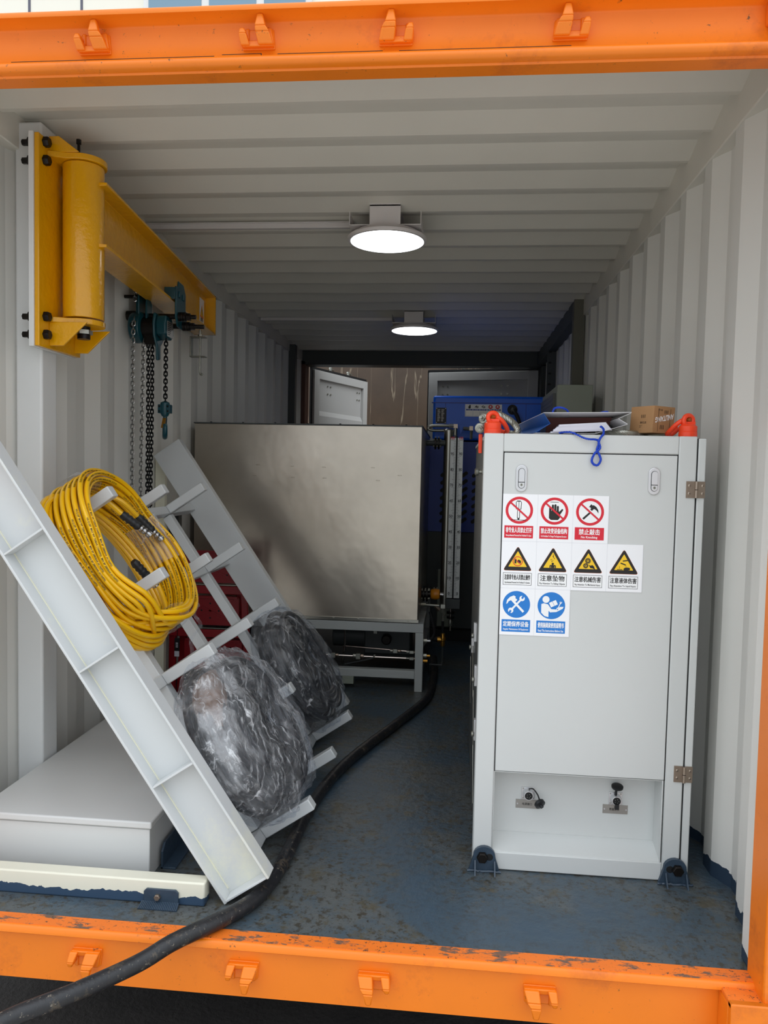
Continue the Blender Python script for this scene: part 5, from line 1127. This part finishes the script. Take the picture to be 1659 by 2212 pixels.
mb = MB(); mb.prism([(0, .02), (.025, .02), (.018, -.03), (.008, -.04)], (.028, PY-.02, 1.55), X3, Z3, V(0, .006, 0), m_blue); mb.prism([(0, 0), (.035, .01), (.03, -.015), (-.01, -.02)], (-.04, PY-.02, 1.515), X3, Z3, V(0, .006, 0), m_blue); mb.build('valve_handle', t)
mb = MB(); mb.cyl((.003, PY, 1.40), (.003, PY, 1.47), .019, m_zinc, 12); mb.tube([(.003, PY, 1.41), (.003, PY+.16, 1.41)], .012, m_dark, 8); mb.build('check_valve', t)

# grey-green cabinet at the back right
t = thing('control_cabinet', 'plain grey-green steel cabinet standing against the right wall at back', 'cabinet', (.66, 2.9, 0))
mb = MB(); mb.box((.566, 2.415, 0), (.752, 3.15, 1.738), m_green); mb.build('body', t, bevel=.003)
mb = MB(); mb.box((.561, 2.40, .02), (.756, 2.414, 1.736), m_green); mb.build('door', t, bevel=.003)
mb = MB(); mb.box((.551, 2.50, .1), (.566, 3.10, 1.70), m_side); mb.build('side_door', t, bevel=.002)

# ================================================================== RED FOLDED STEP LADDER
LY = 1.94
t = thing('step_ladder', 'folded red steel step ladder behind the white rack', 'ladder', (-1.28, LY+.05, 0))
def rail(x0, x1, z1, y, nm='side_rail'):
    mb = MB(); mb.bar((x0, y, 0.0), (x1, y, z1), .036, .024, m_red, (0, 1, 0)); return mb.build(nm, t, bevel=.004)
rail(-1.478, -1.468, .85, LY+.02); rail(-1.055, -1.10, .80, LY+.02); rail(-1.455, -1.42, .62, LY+.075, 'rear_rail'); rail(-1.085, -1.13, .62, LY+.075, 'rear_rail')
mb = MB(); mb.box((-1.495, LY-.0, .80), (-1.440, LY+.05, .99), m_rubber); mb.box((-1.475, LY-.004, .835), (-1.462, LY+.004, .86), m_red); mb.build('hinge_block', t, bevel=.006)
for z in (.355, .587):
    mb = MB(); mb.box((-1.49, LY-.006, z-.021), (-1.06, LY+.004, z+.021), m_red); mb.build('cross_bar', t, bevel=.003)
    mb = MB(); mb.box((-1.44, LY+.005, z+.024), (-1.10, LY+.012, z+.028), m_zinc); mb.build('brace_rod', t)
random.seed(1)
for (x0, x1, z0, z1) in ((-1.445, -1.12, .62, .79), (-1.432, -1.118, .392, .548), (-1.415, -1.10, .15, .318)):
    mb = MB(); c = V((x0+x1)/2, LY+.03, (z0+z1)/2); hw2, hh2 = (x1-x0)/2, (z1-z0)/2
    P = []
    for sx, sz, a0 in ((1, -1, -pi/2), (1, 1, 0), (-1, 1, pi/2), (-1, -1, pi)): P += [(sx*(hw2-.018)+.018*cos(a0+k*pi/8), sz*(hh2-.018)+.018*sin(a0+k*pi/8)) for k in range(5)]
    mb.prism(P, c, X3, Z3, V(0, .020, 0), m_red)
    for k, (a, b) in enumerate([(a, b) for a in (-.6, -.0, .6) for b in (-.5, .5)]+[(-.3, 0), (0, 0), (.3, 0)]): mb.cyl(c+V(a*hw2, -.0003, b*hh2), c+V(a*hw2, .001, b*hh2), .0052, m_black, 10)
    for s_ in (1, -1): mb.bar(c+V(-hw2*.8, -.001, -hh2*.8*s_), c+V(hw2*.8, -.001, hh2*.8*s_), .010, .003, m_red, (0, 1, 0))
    mb.bar(c+V(-hw2*.95, -.004, hh2*.93), c+V(hw2*.95, -.004, hh2*.93), .012, .010, m_red, (0, 1, 0)); mb.build('tread', t, bevel=.0025)
mb = MB(); mb.prism([(-.014, -.10), (.014, -.10), (.015, 0), (-.013, 0)], (-1.440, LY-.012, .325), X3, Z3, V(0, -.0012, 0), m_black); mb.prism(rect(-.013, -.099, .013, -.070), (-1.440, LY-.0134, .325), X3, Z3, V(0, -.0004, 0), m_paper)
for k in range(3): mb.prism(rect(-.006, -.03-k*.010, .006, -.025-k*.010), (-1.440, LY-.0134, .325), X3, Z3, V(0, -.0004, 0), m_paper)
mb.tube([(-1.440, LY-.012, .325), (-1.437, LY-.010, .40)], .0018, m_black, 5); mb.build('hang_tag', t)

# ================================================================== BLACK POWER CABLE
P = [(-.10, 2.95, .0235), (-.088, 2.62, .0235), (-.091, 2.416, .0235), (-.118, 2.052, .0235), (-.237, 1.658, .0235), (-.339, 1.361, .0235), (-.416, 1.109, .0235), (-.462, .873, .0235), (-.486, .635, .0235), (-.490, .405, .0235),
     (-.496, .264, .0235), (-.520, .124, .0235), (-.570, .028, .0240), (-.630, -.045, .0235), (-.690, -.095, .012), (-.755, -.15, -.010), (-.870, -.255, -.022), (-.985, -.345, -.034), (-1.12, -.45, -.08), (-1.3, -.6, -.25), (-1.5, -.75, -.50), (-1.75, -.9, -.58), (-2.3, -1.0, -.58)]
mb = MB(); mb.tube(spline(P, 10), .0215, m_cable, 16)
single(mb, 'power_cable', 'thick scuffed black cable winding over the deck and orange sill', 'cable', (-.5, .4, 0))
